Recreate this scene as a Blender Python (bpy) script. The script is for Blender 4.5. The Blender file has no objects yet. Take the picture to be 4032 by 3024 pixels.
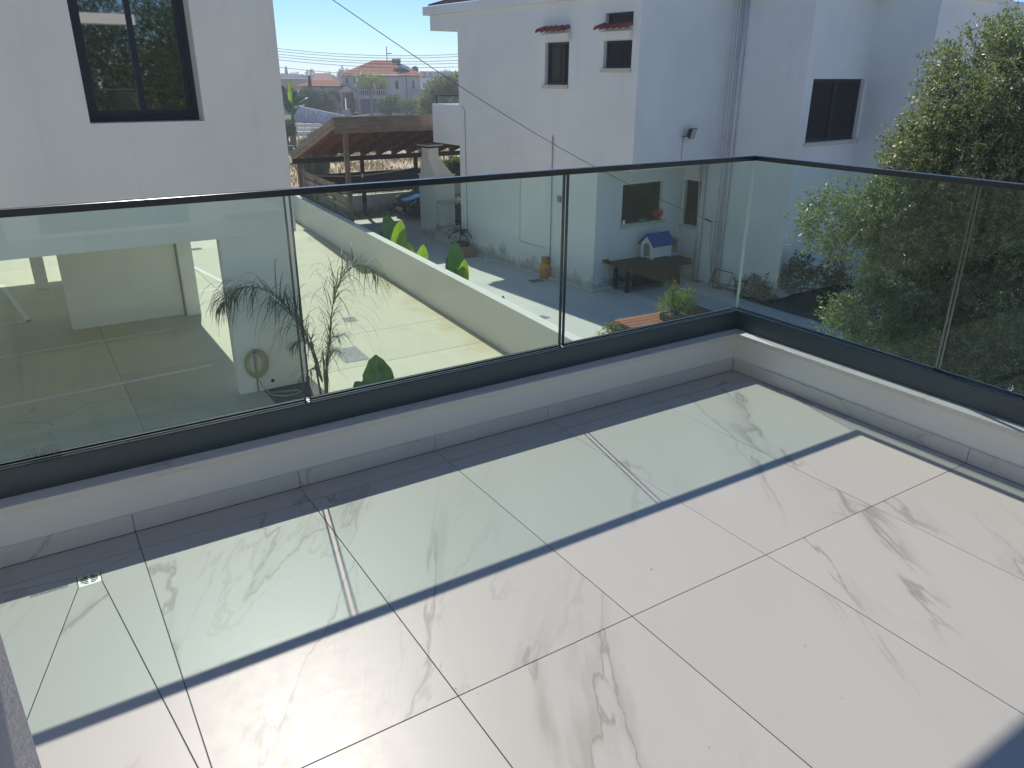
import bpy, math, random
import numpy as np
from mathutils import Vector, Matrix

sc = bpy.context.scene
col = sc.collection
rnd = random.Random(11)
rng = np.random.default_rng(11)
R_ = math.radians

# ------------------------------------------------------------------ camera
cam_d = bpy.data.cameras.new('camera')
cam = bpy.data.objects.new('camera', cam_d)
col.objects.link(cam)
yaw, pitch, roll = 0.5695, 0.3846, 0.0046
cy_, sy_, cp_, sp_ = math.cos(yaw), math.sin(yaw), math.cos(pitch), math.sin(pitch)
fw = Vector((sy_*cp_, cy_*cp_, -sp_))
rt = Vector((cy_, -sy_, 0))
up = rt.cross(fw)
r2 = rt*math.cos(roll) + up*math.sin(roll)
u2 = up*math.cos(roll) - rt*math.sin(roll)
m = Matrix((r2, u2, -fw)).transposed().to_4x4()
m.translation = Vector((-2.5216, -1.3830, 1.5176))
cam.matrix_world = m
cam_d.sensor_fit = 'HORIZONTAL'
cam_d.sensor_width = 36.0
cam_d.lens = 3000.2/4032*36.0
cam_d.clip_start = 0.02
cam_d.clip_end = 3000
sc.camera = cam

# ------------------------------------------------------------------ sky and sun
SUN = Vector((0.204, 0.942, 1.105)).normalized()
world = bpy.data.worlds.new('World')
sc.world = world
world.use_nodes = True
wt = world.node_tree
wt.nodes.clear()
sky = wt.nodes.new('ShaderNodeTexSky')
sky.sky_type = 'NISHITA'
sky.sun_disc = False
sky.sun_elevation = math.asin(SUN.z)
sky.sun_rotation = math.atan2(SUN.x, SUN.y)
sky.altitude = 0
sky.air_density = 0.8
sky.dust_density = 0.05
sky.ozone_density = 10.0
bg = wt.nodes.new('ShaderNodeBackground')
bg.inputs['Strength'].default_value = 0.08
wo = wt.nodes.new('ShaderNodeOutputWorld')
wt.links.new(sky.outputs[0], bg.inputs['Color'])
wt.links.new(bg.outputs[0], wo.inputs['Surface'])

sun_d = bpy.data.lights.new('sun', 'SUN')
sun_d.energy = 2.6
sun_d.angle = R_(0.55)
sun_d.color = (1.0, 0.95, 0.86)
sun = bpy.data.objects.new('sun', sun_d)
sun.rotation_euler = SUN.to_track_quat('Z', 'Y').to_euler()
sun.location = (0, 0, 20)
col.objects.link(sun)

sc.view_settings.view_transform = 'Standard'
sc.view_settings.look = 'None'
sc.view_settings.exposure = 0.76
sc.view_settings.gamma = 1.0
sc.view_settings.use_curve_mapping = False
sc.render.engine = 'CYCLES'
cy = sc.cycles
cy.use_denoising = True
cy.max_bounces = 14
cy.diffuse_bounces = 8
cy.glossy_bounces = 4
cy.transparent_max_bounces = 24
cy.transmission_bounces = 6
cy.volume_bounces = 1
cy.caustics_reflective = False
cy.caustics_refractive = False
cy.sample_clamp_indirect = 6.0
cy.use_adaptive_sampling = True
cy.adaptive_threshold = 0.015

# ------------------------------------------------------------------ materials
MATS = {}

def new_mat(name):
    mt = bpy.data.materials.new(name)
    mt.use_nodes = True
    nt = mt.node_tree
    for n in list(nt.nodes):
        nt.nodes.remove(n)
    out = nt.nodes.new('ShaderNodeOutputMaterial')
    MATS[name] = mt
    return mt, nt, out

def N(nt, kind, **kw):
    n = nt.nodes.new(kind)
    for k, v in kw.items():
        if k in n.inputs:
            n.inputs[k].default_value = v
        else:
            setattr(n, k, v)
    return n

def math_(nt, op, a, b=None, c=None, clamp=False):
    n = nt.nodes.new('ShaderNodeMath')
    n.operation = op
    n.use_clamp = clamp
    for i, x in enumerate((a, b, c)):
        if x is None:
            continue
        if isinstance(x, (int, float)):
            n.inputs[i].default_value = x
        else:
            nt.links.new(x, n.inputs[i])
    return n.outputs[0]

def mixc(nt, f, a, b, blend='MIX'):
    n = nt.nodes.new('ShaderNodeMix')
    n.data_type = 'RGBA'
    n.blend_type = blend
    for s, x in ((0, f), (6, a), (7, b)):
        if isinstance(x, (int, float)):
            n.inputs[s].default_value = x
        elif isinstance(x, (tuple, list)):
            n.inputs[s].default_value = (*x[:3], 1)
        else:
            nt.links.new(x, n.inputs[s])
    return n.outputs[2]

def mrange(nt, v, a, b, c, d, smooth=False):
    n = nt.nodes.new('ShaderNodeMapRange')
    if smooth:
        n.interpolation_type = 'SMOOTHSTEP'
    nt.links.new(v, n.inputs[0])
    for i, x in enumerate((a, b, c, d)):
        n.inputs[i+1].default_value = x
    return n.outputs[0]

def coords(nt, scale=(1, 1, 1), rand=False, obj=False, rot=(0, 0, 0)):
    if obj:
        p = nt.nodes.new('ShaderNodeTexCoord').outputs['Object']
    else:
        p = nt.nodes.new('ShaderNodeNewGeometry').outputs['Position']
    if rand:
        oi = nt.nodes.new('ShaderNodeObjectInfo')
        va = nt.nodes.new('ShaderNodeVectorMath')
        va.operation = 'ADD'
        cx = nt.nodes.new('ShaderNodeCombineXYZ')
        a = math_(nt, 'MULTIPLY', oi.outputs['Random'], 37.0)
        b = math_(nt, 'MULTIPLY', oi.outputs['Random'], 61.0)
        c = math_(nt, 'MULTIPLY', oi.outputs['Random'], 13.0)
        for i, s in enumerate((a, b, c)):
            nt.links.new(s, cx.inputs[i])
        nt.links.new(p, va.inputs[0]); nt.links.new(cx.outputs[0], va.inputs[1])
        p = va.outputs[0]
    if any(rot):
        m0 = nt.nodes.new('ShaderNodeMapping')
        m0.inputs['Rotation'].default_value = rot
        nt.links.new(p, m0.inputs['Vector']); p = m0.outputs[0]
    mp = nt.nodes.new('ShaderNodeMapping')
    mp.inputs['Scale'].default_value = scale
    nt.links.new(p, mp.inputs['Vector'])
    return mp.outputs[0]

def noise(nt, vec, scale, detail=4, rough=.55, dist=0.0):
    n = N(nt, 'ShaderNodeTexNoise', Scale=scale, Detail=detail, Roughness=rough, Distortion=dist)
    nt.links.new(vec, n.inputs['Vector'])
    return n.outputs['Fac']

def bump(nt, h, strength=.2, dist=.01):
    b = nt.nodes.new('ShaderNodeBump')
    b.inputs['Strength'].default_value = strength
    b.inputs['Distance'].default_value = dist
    nt.links.new(h, b.inputs['Height'])
    return b.outputs[0]

def pmat(name, c1, c2=None, rough=.6, scale=3, detail=5, bmp=0, bscale=60, bdist=.01, metal=0,
         spec=.5, lo=.35, hi=.65, stretch=(1, 1, 1), rand=0, fine=0, coat=0, obj=False):
    """two-tone noise surface with fine relief"""
    if name in MATS:
        return MATS[name]
    mt, nt, out = new_mat(name)
    p = N(nt, 'ShaderNodeBsdfPrincipled', Metallic=metal)
    p.inputs['Roughness'].default_value = rough
    p.inputs['Specular IOR Level'].default_value = spec
    if coat:
        p.inputs['Coat Weight'].default_value = coat
        p.inputs['Coat Roughness'].default_value = .08
    if c2 is None:
        c2 = tuple(x*.86 for x in c1)
    v = coords(nt, stretch, obj=obj)
    f = mrange(nt, noise(nt, v, scale, detail), lo, hi, 0, 1)
    c = mixc(nt, f, c1, c2)
    if fine:
        f2 = mrange(nt, noise(nt, v, scale*14, 3), .3, .7, 1-fine, 1+fine)
        c = mixc(nt, 1.0, c, f2, 'MULTIPLY')
    if rand:
        oi = nt.nodes.new('ShaderNodeObjectInfo')
        f3 = mrange(nt, oi.outputs['Random'], 0, 1, 1-rand, 1+rand)
        c = mixc(nt, 1.0, c, f3, 'MULTIPLY')
    nt.links.new(c, p.inputs['Base Color'])
    rv = math_(nt, 'MULTIPLY_ADD', f, min(.12, rough*.2), max(rough-min(.06, rough*.1), .0))
    nt.links.new(rv, p.inputs['Roughness'])
    if bmp:
        nt.links.new(bump(nt, noise(nt, v, bscale, 4), bmp, bdist), p.inputs['Normal'])
    nt.links.new(p.outputs[0], out.inputs['Surface'])
    return mt

def mat_marble(name, base, vein, rough, sx=1.0, strength=1.0, rand=True, streak=False, spec=.5):
    mt, nt, out = new_mat(name)
    p = nt.nodes.new('ShaderNodeBsdfPrincipled')
    p.inputs['Specular IOR Level'].default_value = spec
    v = coords(nt, (1.9*sx, .42*sx, 1.2*sx) if not streak else (1.2, 6, 6), rand=rand, rot=(0, 0, 0 if streak else .57))
    warp = noise(nt, v, 2.6, 6, .6)
    n1 = noise(nt, v, 1.15, 6, .54, .45)
    l1 = mrange(nt, math_(nt, 'ABSOLUTE', math_(nt, 'SUBTRACT', n1, .5)), 0, .013, 1, 0, True)
    l1b = mrange(nt, math_(nt, 'ABSOLUTE', math_(nt, 'SUBTRACT', n1, .485)), 0, .055, 1, 0, True)
    mk = mrange(nt, noise(nt, v, 1.0, 2, .5), .45, .60, 0, 1, True)
    l1 = math_(nt, 'MULTIPLY', l1, mk)
    l1b = math_(nt, 'MULTIPLY', math_(nt, 'MULTIPLY', l1b, mk), mrange(nt, warp, .46, .62, 0, .5))
    n2 = noise(nt, v, 1.9, 6, .55, .4)
    l2 = mrange(nt, math_(nt, 'ABSOLUTE', math_(nt, 'SUBTRACT', n2, .52)), 0, .012, .35, 0, True)
    l2 = math_(nt, 'MULTIPLY', l2, mrange(nt, noise(nt, v, .8, 2), .52, .66, 0, 1, True))
    tot = math_(nt, 'MAXIMUM', math_(nt, 'MAXIMUM', math_(nt, 'MULTIPLY', l1, .8), l1b), l2)
    tot = math_(nt, 'MULTIPLY', tot, .62*strength, clamp=True)
    cloud = mrange(nt, noise(nt, v, .9, 4), .3, .7, 0, 1)
    c = mixc(nt, cloud, base, tuple(x*.93 for x in base))
    c = mixc(nt, tot, c, vein)
    g = coords(nt)
    dirt = mrange(nt, noise(nt, g, 240, 2), .72, .8, 0, .10)
    c = mixc(nt, dirt, c, (.35, .3, .25))
    nt.links.new(c, p.inputs['Base Color'])
    ro = math_(nt, 'MULTIPLY_ADD', noise(nt, g, 22, 5, .65), .14, rough-.05)
    nt.links.new(ro, p.inputs['Roughness'])
    nt.links.new(bump(nt, noise(nt, g, 130, 5, .7), .06, .002), p.inputs['Normal'])
    nt.links.new(p.outputs[0], out.inputs['Surface'])
    return mt

def mat_glass(name, tint, refl=1.0, ior=1.5):
    """clear sheet glass: tinted transmission and Fresnel reflection on both faces"""
    mt, nt, out = new_mat(name)
    tr = N(nt, 'ShaderNodeBsdfTransparent', Color=(*tint, 1))
    gl = N(nt, 'ShaderNodeBsdfGlossy', Roughness=.012)
    gl.inputs['Color'].default_value = (.95, .98, .97, 1)
    geo = nt.nodes.new('ShaderNodeNewGeometry')
    fr = nt.nodes.new('ShaderNodeFresnel')
    i2 = math_(nt, 'MULTIPLY_ADD', geo.outputs['Backfacing'], 1/ior-ior, ior)
    nt.links.new(i2, fr.inputs['IOR'])
    # a trace of dust on the sheet
    f = math_(nt, 'MULTIPLY', fr.outputs[0], refl, clamp=True)
    mx = nt.nodes.new('ShaderNodeMixShader')
    nt.links.new(f, mx.inputs[0]); nt.links.new(tr.outputs[0], mx.inputs[1]); nt.links.new(gl.outputs[0], mx.inputs[2])
    df = N(nt, 'ShaderNodeBsdfDiffuse', Color=(.75, .78, .74, 1))
    v = coords(nt, (1.6, 1.6, .5))
    dust = mrange(nt, noise(nt, v, 3.2, 8, .75), .35, .75, .0005, .0065)
    mx2 = nt.nodes.new('ShaderNodeMixShader')
    nt.links.new(dust, mx2.inputs[0]); nt.links.new(mx.outputs[0], mx2.inputs[1]); nt.links.new(df.outputs[0], mx2.inputs[2])
    nt.links.new(mx2.outputs[0], out.inputs['Surface'])
    return mt

def mat_leaf(name, c1, c2, under=None, rough=.42, trans=.35, spec=.5, hue=None):
    mt, nt, out = new_mat(name)
    geo = nt.nodes.new('ShaderNodeNewGeometry')
    r = geo.outputs['Random Per Island']
    c = mixc(nt, r, c1, c2)
    v = coords(nt)
    cl = mrange(nt, noise(nt, v, 1.7, 3), .3, .7, .75, 1.25)
    c = mixc(nt, 1.0, c, cl, 'MULTIPLY')
    if under:
        c = mixc(nt, math_(nt, 'MULTIPLY', geo.outputs['Backfacing'], .8), c, under)
    p = N(nt, 'ShaderNodeBsdfPrincipled', Roughness=rough)
    p.inputs['Specular IOR Level'].default_value = spec
    nt.links.new(c, p.inputs['Base Color'])
    t = nt.nodes.new('ShaderNodeBsdfTranslucent')
    tc = mixc(nt, 1.0, c, (1.25, 1.4, .75), 'MULTIPLY')
    nt.links.new(tc, t.inputs['Color'])
    mx = N(nt, 'ShaderNodeMixShader')
    mx.inputs[0].default_value = trans
    nt.links.new(p.outputs[0], mx.inputs[1]); nt.links.new(t.outputs[0], mx.inputs[2])
    nt.links.new(mx.outputs[0], out.inputs['Surface'])
    return mt

def mat_wood(name, c1, c2, rough=.7, axis='x', grain=1.0, rand=.15):
    mt, nt, out = new_mat(name)
    p = N(nt, 'ShaderNodeBsdfPrincipled', Roughness=rough)
    p.inputs['Specular IOR Level'].default_value = .3
    s = {'x': (1.2, 22, 22), 'y': (22, 1.2, 22), 'z': (22, 22, 1.2)}[axis]
    v = coords(nt, tuple(a*grain for a in s), rand=True)
    n1 = noise(nt, v, 1.0, 6, .65, .6)
    f = mrange(nt, n1, .3, .7, 0, 1)
    c = mixc(nt, f, c1, c2)
    w = mrange(nt, noise(nt, coords(nt), 2.3, 5, .7), .4, .72, .8, 1.25)
    c = mixc(nt, 1.0, c, w, 'MULTIPLY')
    oi = nt.nodes.new('ShaderNodeObjectInfo')
    c = mixc(nt, 1.0, c, mrange(nt, oi.outputs['Random'], 0, 1, 1-rand, 1+rand), 'MULTIPLY')
    nt.links.new(c, p.inputs['Base Color'])
    nt.links.new(bump(nt, n1, .35, .004), p.inputs['Normal'])
    nt.links.new(p.outputs[0], out.inputs['Surface'])
    return mt

def mat_plaster(name, base, stain=None, zlo=None, zhi=None, rough=.85, bs=90, bstr=.25, dirt=.08):
    """painted render: roller texture, faint streaks, damp stains low on the wall if zlo is given"""
    mt, nt, out = new_mat(name)
    p = N(nt, 'ShaderNodeBsdfPrincipled', Roughness=rough)
    p.inputs['Specular IOR Level'].default_value = .25
    v = coords(nt)
    vs = coords(nt, (2.2, 2.2, .25))
    a = mrange(nt, noise(nt, v, .7, 5, .6), .3, .7, 0, 1)
    c = mixc(nt, a, base, tuple(x*(1-dirt) for x in base))
    st = mrange(nt, noise(nt, vs, 1.6, 6, .7), .55, .8, 0, dirt*1.8)
    c = mixc(nt, st, c, tuple(x*.55 for x in base))
    if zlo is not None:
        sp = nt.nodes.new('ShaderNodeSeparateXYZ')
        nt.links.new(v, sp.inputs[0])
        h = mrange(nt, sp.outputs[2], zlo, zhi, 1, 0, True)
        n1 = noise(nt, v, 1.9, 8, .72, .4)
        e = math_(nt, 'ADD', math_(nt, 'MULTIPLY', h, .34), n1)
        e2 = mrange(nt, e, .68, .82, 0, .85)
        c = mixc(nt, e2, c, stain)
    nt.links.new(c, p.inputs['Base Color'])
    hh = math_(nt, 'ADD', noise(nt, v, bs, 4, .6), math_(nt, 'MULTIPLY', noise(nt, v, 7, 3), .6))
    nt.links.new(bump(nt, hh, bstr, .004), p.inputs['Normal'])
    nt.links.new(p.outputs[0], out.inputs['Surface'])
    return mt

def mat_concrete(name, base, warm, dark, wall_dirt=False):
    mt, nt, out = new_mat(name)
    p = nt.nodes.new('ShaderNodeBsdfPrincipled')
    p.inputs['Specular IOR Level'].default_value = .35
    v = coords(nt)
    a = mrange(nt, noise(nt, v, .55, 7, .65, .4), .32, .68, 0, 1)
    c = mixc(nt, a, base, warm)
    b = mrange(nt, noise(nt, coords(nt, (1, .35, 1)), 2.2, 7, .7), .52, .78, 0, .55)
    c = mixc(nt, b, c, dark)
    if wall_dirt:
        sp = nt.nodes.new('ShaderNodeSeparateXYZ')
        nt.links.new(v, sp.inputs[0])
        # distance to the foot of the boundary wall, where earth has washed out
        d = math_(nt, 'SUBTRACT', math_(nt, 'MULTIPLY_ADD', sp.outputs[1], .0667, 4.519), sp.outputs[0])
        n1 = noise(nt, v, 1.4, 7, .7)
        e = math_(nt, 'ADD', mrange(nt, d, 0, 1.1, .38, -.1), n1)
        c = mixc(nt, mrange(nt, e, .62, .9, 0, .7), c, (.46, .34, .17))
    oi = nt.nodes.new('ShaderNodeObjectInfo')
    c = mixc(nt, 1.0, c, mrange(nt, oi.outputs['Random'], 0, 1, .92, 1.06), 'MULTIPLY')
    # tyre and water marks
    tm = mrange(nt, noise(nt, coords(nt, (2.2, .22, 1)), 1.3, 5, .6), .56, .74, 0, .28)
    c = mixc(nt, tm, c, dark)
    sm = mrange(nt, noise(nt, v, 30, 5, .7), .3, .7, .93, 1.06)
    c = mixc(nt, 1.0, c, sm, 'MULTIPLY')
    # hairline cracks
    vo = N(nt, 'ShaderNodeTexVoronoi', Scale=.55)
    vo.feature = 'DISTANCE_TO_EDGE'
    va = nt.nodes.new('ShaderNodeVectorMath'); va.operation = 'MULTIPLY_ADD'
    nn = N(nt, 'ShaderNodeTexNoise', Scale=2.5, Detail=6)
    nt.links.new(v, nn.inputs['Vector'])
    nt.links.new(nn.outputs['Color'], va.inputs[0]); va.inputs[1].default_value = (.5, .5, 0); nt.links.new(v, va.inputs[2])
    nt.links.new(va.outputs[0], vo.inputs['Vector'])
    ck = mrange(nt, vo.outputs[0], 0, .006, .5, 0)
    ck = math_(nt, 'MULTIPLY', ck, mrange(nt, noise(nt, v, .3, 2), .5, .6, 0, 1))
    c = mixc(nt, ck, c, tuple(x*.4 for x in dark))
    nt.links.new(c, p.inputs['Base Color'])
    nt.links.new(math_(nt, 'MULTIPLY_ADD', a, .15, .55), p.inputs['Roughness'])
    nt.links.new(bump(nt, noise(nt, v, 45, 5, .7), .15, .004), p.inputs['Normal'])
    nt.links.new(p.outputs[0], out.inputs['Surface'])
    return mt

def mat_roof_tile(name, c1, c2, ang=0, pitch=.25):
    mt, nt, out = new_mat(name)
    p = N(nt, 'ShaderNodeBsdfPrincipled', Roughness=.8)
    v = coords(nt)
    f = mrange(nt, noise(nt, v, 6, 5, .7), .3, .7, 0, 1)
    c = mixc(nt, f, c1, c2)
    nt.links.new(c, p.inputs['Base Color'])
    nt.links.new(p.outputs[0], out.inputs['Surface'])
    return mt
# ------------------------------------------------------------------ mesh helpers
FR = {}

def top_frame(o):
    while o.parent is not None:
        o = o.parent
    return FR.get(o.name)

def thing(name, label, cat, loc=(0, 0, 0), rotz=0.0, group=None, kind=None):
    o = bpy.data.objects.new(name, None)
    o.empty_display_size = .1
    col.objects.link(o)
    o.location = loc
    o.rotation_euler = (0, 0, rotz)
    FR[o.name] = (Matrix.Translation(Vector(loc)) @ Matrix.Rotation(rotz, 4, 'Z')).inverted()
    tag(o, label, cat, group, kind)
    return o

def tag(o, label=None, cat=None, group=None, kind=None):
    if label: o['label'] = label
    if cat: o['category'] = cat
    if group: o['group'] = group
    if kind: o['kind'] = kind
    return o

def link_mesh(name, me, mat, parent=None):
    o = bpy.data.objects.new(name, me)
    if mat is not None:
        me.materials.append(mat)
    col.objects.link(o)
    if parent is not None:
        o.parent = parent
    return o

class MB:
    def __init__(s):
        s.v = []; s.f = []
    def _add(s, vs, fs):
        b = len(s.v)
        s.v += [tuple(p) for p in vs]
        s.f += [tuple(b+i for i in f) for f in fs]
        return s
    def box(s, x0, x1, y0, y1, z0, z1):
        return s._add([(x0,y0,z0),(x1,y0,z0),(x1,y1,z0),(x0,y1,z0),(x0,y0,z1),(x1,y0,z1),(x1,y1,z1),(x0,y1,z1)],
                      [(0,3,2,1),(4,5,6,7),(0,1,5,4),(1,2,6,5),(2,3,7,6),(3,0,4,7)])
    def hexa(s, pts):
        """eight corners: bottom ring then top ring"""
        return s._add(pts, [(0,3,2,1),(4,5,6,7),(0,1,5,4),(1,2,6,5),(2,3,7,6),(3,0,4,7)])
    def prism(s, poly, z0, z1):
        n = len(poly)
        vs = [(x,y,z0) for x,y in poly] + [(x,y,z1) for x,y in poly]
        fs = [tuple(range(n-1,-1,-1)), tuple(range(n,2*n))] + [(i,(i+1)%n,n+(i+1)%n,n+i) for i in range(n)]
        return s._add(vs, fs)
    def extrude(s, pts, d):
        """planar ring of 3d points pushed along d"""
        n = len(pts); d = Vector(d)
        vs = [Vector(p) for p in pts] + [Vector(p)+d for p in pts]
        fs = [tuple(range(n-1,-1,-1)), tuple(range(n,2*n))] + [(i,(i+1)%n,n+(i+1)%n,n+i) for i in range(n)]
        return s._add(vs, fs)
    def bar(s, a, b, w, h, up=(0,0,1)):
        a = Vector(a); b = Vector(b); d = (b-a).normalized(); u = Vector(up)
        sx = d.cross(u)
        if sx.length < 1e-5: sx = d.cross(Vector((1,0,0)))
        sx.normalize(); uu = sx.cross(d)
        q = [(-1,-1),(1,-1),(1,1),(-1,1)]
        return s._add([a+sx*(i*w/2)+uu*(j*h/2) for i,j in q]+[b+sx*(i*w/2)+uu*(j*h/2) for i,j in q],
                      [(0,1,2,3),(7,6,5,4),(0,4,5,1),(1,5,6,2),(2,6,7,3),(3,7,4,0)])
    def tube(s, pts, r, n=8, r1=None, caps=True):
        pts = [Vector(p) for p in pts]; k = len(pts); b = len(s.v)
        prev = None
        for i, p in enumerate(pts):
            d = (pts[min(i+1,k-1)]-pts[max(i-1,0)]).normalized()
            if prev is None:
                a = d.cross(Vector((0,0,1)))
                if a.length < 1e-3: a = d.cross(Vector((1,0,0)))
            else:
                a = prev - d*prev.dot(d)
                if a.length < 1e-6: a = d.cross(Vector((1,0,0)))
            a.normalize(); prev = a; c = d.cross(a)
            if isinstance(r, (list, tuple)): rr = r[i]
            else: rr = r if r1 is None else r+(r1-r)*i/(k-1)
            for j in range(n):
                t = 2*math.pi*j/n
                s.v.append(tuple(p+a*(rr*math.cos(t))+c*(rr*math.sin(t))))
        for i in range(k-1):
            for j in range(n):
                j2 = (j+1)%n
                s.f.append((b+i*n+j, b+i*n+j2, b+(i+1)*n+j2, b+(i+1)*n+j))
        if caps:
            s.f.append(tuple(b+j for j in range(n-1,-1,-1)))
            s.f.append(tuple(b+(k-1)*n+j for j in range(n)))
        return s
    def lathe(s, prof, c, n=24, caps=True):
        b = len(s.v); k = len(prof); cx, cy_, cz = c
        for r, z in prof:
            for j in range(n):
                t = 2*math.pi*j/n
                s.v.append((cx+r*math.cos(t), cy_+r*math.sin(t), cz+z))
        for i in range(k-1):
            for j in range(n):
                j2 = (j+1)%n
                s.f.append((b+i*n+j, b+i*n+j2, b+(i+1)*n+j2, b+(i+1)*n+j))
        if caps:
            s.f.append(tuple(b+j for j in range(n-1,-1,-1)))
            s.f.append(tuple(b+(k-1)*n+j for j in range(n)))
        return s
    def quad(s, *p):
        return s._add(p, [tuple(range(len(p)))])
    def grid(s, rows):
        b = len(s.v); n = len(rows[0])
        for r in rows: s.v += [tuple(p) for p in r]
        for i in range(len(rows)-1):
            for j in range(n-1):
                s.f.append((b+i*n+j, b+i*n+j+1, b+(i+1)*n+j+1, b+(i+1)*n+j))
        return s
    def build(s, name, mat, parent=None, local=False, bevel=0, seg=2, smooth=False, solid=0):
        vs = s.v
        if parent is not None and not local:
            fr = top_frame(parent)
            if fr is not None:
                vs = [tuple(fr @ Vector(p)) for p in vs]
        me = bpy.data.meshes.new(name)
        me.from_pydata(vs, [], s.f)
        me.update()
        if smooth:
            me.polygons.foreach_set('use_smooth', [True]*len(me.polygons))
        o = link_mesh(name, me, mat, parent)
        if solid:
            md = o.modifiers.new('thick', 'SOLIDIFY'); md.thickness = solid
        if bevel:
            md = o.modifiers.new('edge', 'BEVEL'); md.width = bevel; md.segments = seg; md.limit_method = 'ANGLE'
            md.angle_limit = R_(35)
        return o

def struct(name, mb, mat, **kw):
    o = mb.build(name, mat, **kw)
    o['kind'] = 'structure'
    return o

def solo(name, mb, mat, label, cat, group=None, **kw):
    """a thing that is one mesh"""
    o = mb.build(name, mat, **kw)
    return tag(o, label, cat, group)

def dup(root, loc, rotz, label=None, group=None, scale=None):
    r = root.copy(); col.objects.link(r)
    r.location = loc; r.rotation_euler = (0, 0, rotz)
    if scale: r.scale = scale
    if label: r['label'] = label
    if group: r['group'] = group
    for ch in list(root.children):
        c = ch.copy(); col.objects.link(c); c.parent = r
        for g in list(ch.children):
            d = g.copy(); col.objects.link(d); d.parent = c
    return r

def wall_holes(mb, org, du, dn, L, z0, z1, holes, depth):
    """vertical wall sheet with rectangular openings; dn points into the wall. holes: (a0,a1,b0,b1)"""
    org = Vector(org); du = Vector(du); dn = Vector(dn)
    us = sorted({0, L, *[h[0] for h in holes], *[h[1] for h in holes]})
    zs = sorted({z0, z1, *[h[2] for h in holes], *[h[3] for h in holes]})
    P = lambda a, z, d=0: tuple(org + du*a + dn*d + Vector((0, 0, z)))
    for i in range(len(us)-1):
        for j in range(len(zs)-1):
            ca, cz = (us[i]+us[i+1])/2, (zs[j]+zs[j+1])/2
            if any(h[0] < ca < h[1] and h[2] < cz < h[3] for h in holes):
                continue
            mb.quad(P(us[i],zs[j]), P(us[i+1],zs[j]), P(us[i+1],zs[j+1]), P(us[i],zs[j+1]))
    for a0, a1, b0, b1 in holes:
        mb.quad(P(a0,b0), P(a0,b0,depth), P(a0,b1,depth), P(a0,b1))
        mb.quad(P(a1,b0), P(a1,b1), P(a1,b1,depth), P(a1,b0,depth))
        mb.quad(P(a0,b0), P(a1,b0), P(a1,b0,depth), P(a0,b0,depth))
        mb.quad(P(a0,b1), P(a0,b1,depth), P(a1,b1,depth), P(a1,b1))

def inset(poly, d):
    """shrink a convex polygon by d"""
    n = len(poly)
    A = sum(poly[i][0]*poly[(i+1)%n][1]-poly[(i+1)%n][0]*poly[i][1] for i in range(n))
    if A < 0: poly = poly[::-1]
    out = []
    for i in range(n):
        p0 = Vector(poly[i-1]); p1 = Vector(poly[i]); p2 = Vector(poly[(i+1)%n])
        e1 = (p1-p0).normalized(); e2 = (p2-p1).normalized()
        n1 = Vector((-e1.y, e1.x)); n2 = Vector((-e2.y, e2.x))
        k = 1+n1.dot(n2)
        q = p1 + (n1+n2)*(d/max(k, .2))
        out.append((q.x, q.y))
    return out

def raw_mesh(name, V, Fq, mat, parent=None, smooth=False):
    """numpy arrays -> mesh object (quads or tris)"""
    V = np.asarray(V, dtype=np.float32)
    Fq = np.asarray(Fq, dtype=np.int32)
    if parent is not None:
        fr = top_frame(parent)
        if fr is not None:
            A = np.array(fr)
            V = (V @ A[:3, :3].T + A[:3, 3]).astype(np.float32)
    me = bpy.data.meshes.new(name)
    k = Fq.shape[1]
    me.vertices.add(len(V)); me.vertices.foreach_set('co', V.ravel())
    me.loops.add(Fq.size); me.loops.foreach_set('vertex_index', Fq.ravel())
    me.polygons.add(len(Fq))
    me.polygons.foreach_set('loop_start', np.arange(0, Fq.size, k, dtype=np.int32))
    me.update(calc_edges=True)
    if smooth:
        me.polygons.foreach_set('use_smooth', np.ones(len(Fq), dtype=bool))
    return link_mesh(name, me, mat, parent)

def unit(a):
    return a/np.maximum(np.linalg.norm(a, axis=-1, keepdims=True), 1e-9)

def leaf_arrays(P, D, L, Wd, fold=.25, nrm=None):
    """one bent lozenge (two triangles sharing the midrib) for each leaf"""
    n = len(P)
    D = unit(D)
    if nrm is None:
        nrm = rng.normal(size=(n, 3)) + np.array([0, 0, .8])
    S = unit(np.cross(D, nrm)); U = unit(np.cross(S, D))
    L = np.broadcast_to(np.asarray(L, float).reshape(-1, 1), (n, 1)); Wd = np.broadcast_to(np.asarray(Wd, float).reshape(-1, 1), (n, 1))
    a = P; b = P + D*L*.45 + S*Wd*.5 + U*Wd*fold; c = P + D*L - U*L*.06; d = P + D*L*.45 - S*Wd*.5 + U*Wd*fold
    V = np.stack([a, b, c, d], 1).reshape(-1, 3)
    i = np.arange(n)*4
    F = np.stack([np.stack([i, i+1, i+2], 1), np.stack([i, i+2, i+3], 1)], 1).reshape(-1, 3)
    return V, F

def lobe_points(lobes, n, shell=.55):
    """points spread through a union of ellipsoids, thicker towards their skins; returns points and outward directions"""
    vol = np.array([r[0]*r[1]*r[2] for _, r in lobes])**.8
    pick = rng.choice(len(lobes), n, p=vol/vol.sum())
    c = np.array([l[0] for l in lobes])[pick]; r = np.array([l[1] for l in lobes])[pick]
    d = unit(rng.normal(size=(n, 3)))
    k = (shell + (1-shell)*rng.random((n, 1)))**.7
    # uneven skin
    w = 1 + .13*np.sin(5*d[:, :1]*r[:, :1]+c[:, :1]*3) * np.cos(4*d[:, 2:]+c[:, 1:2]*2) + .05*rng.normal(size=(n, 1))
    return c + d*r*k*w, d

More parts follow.
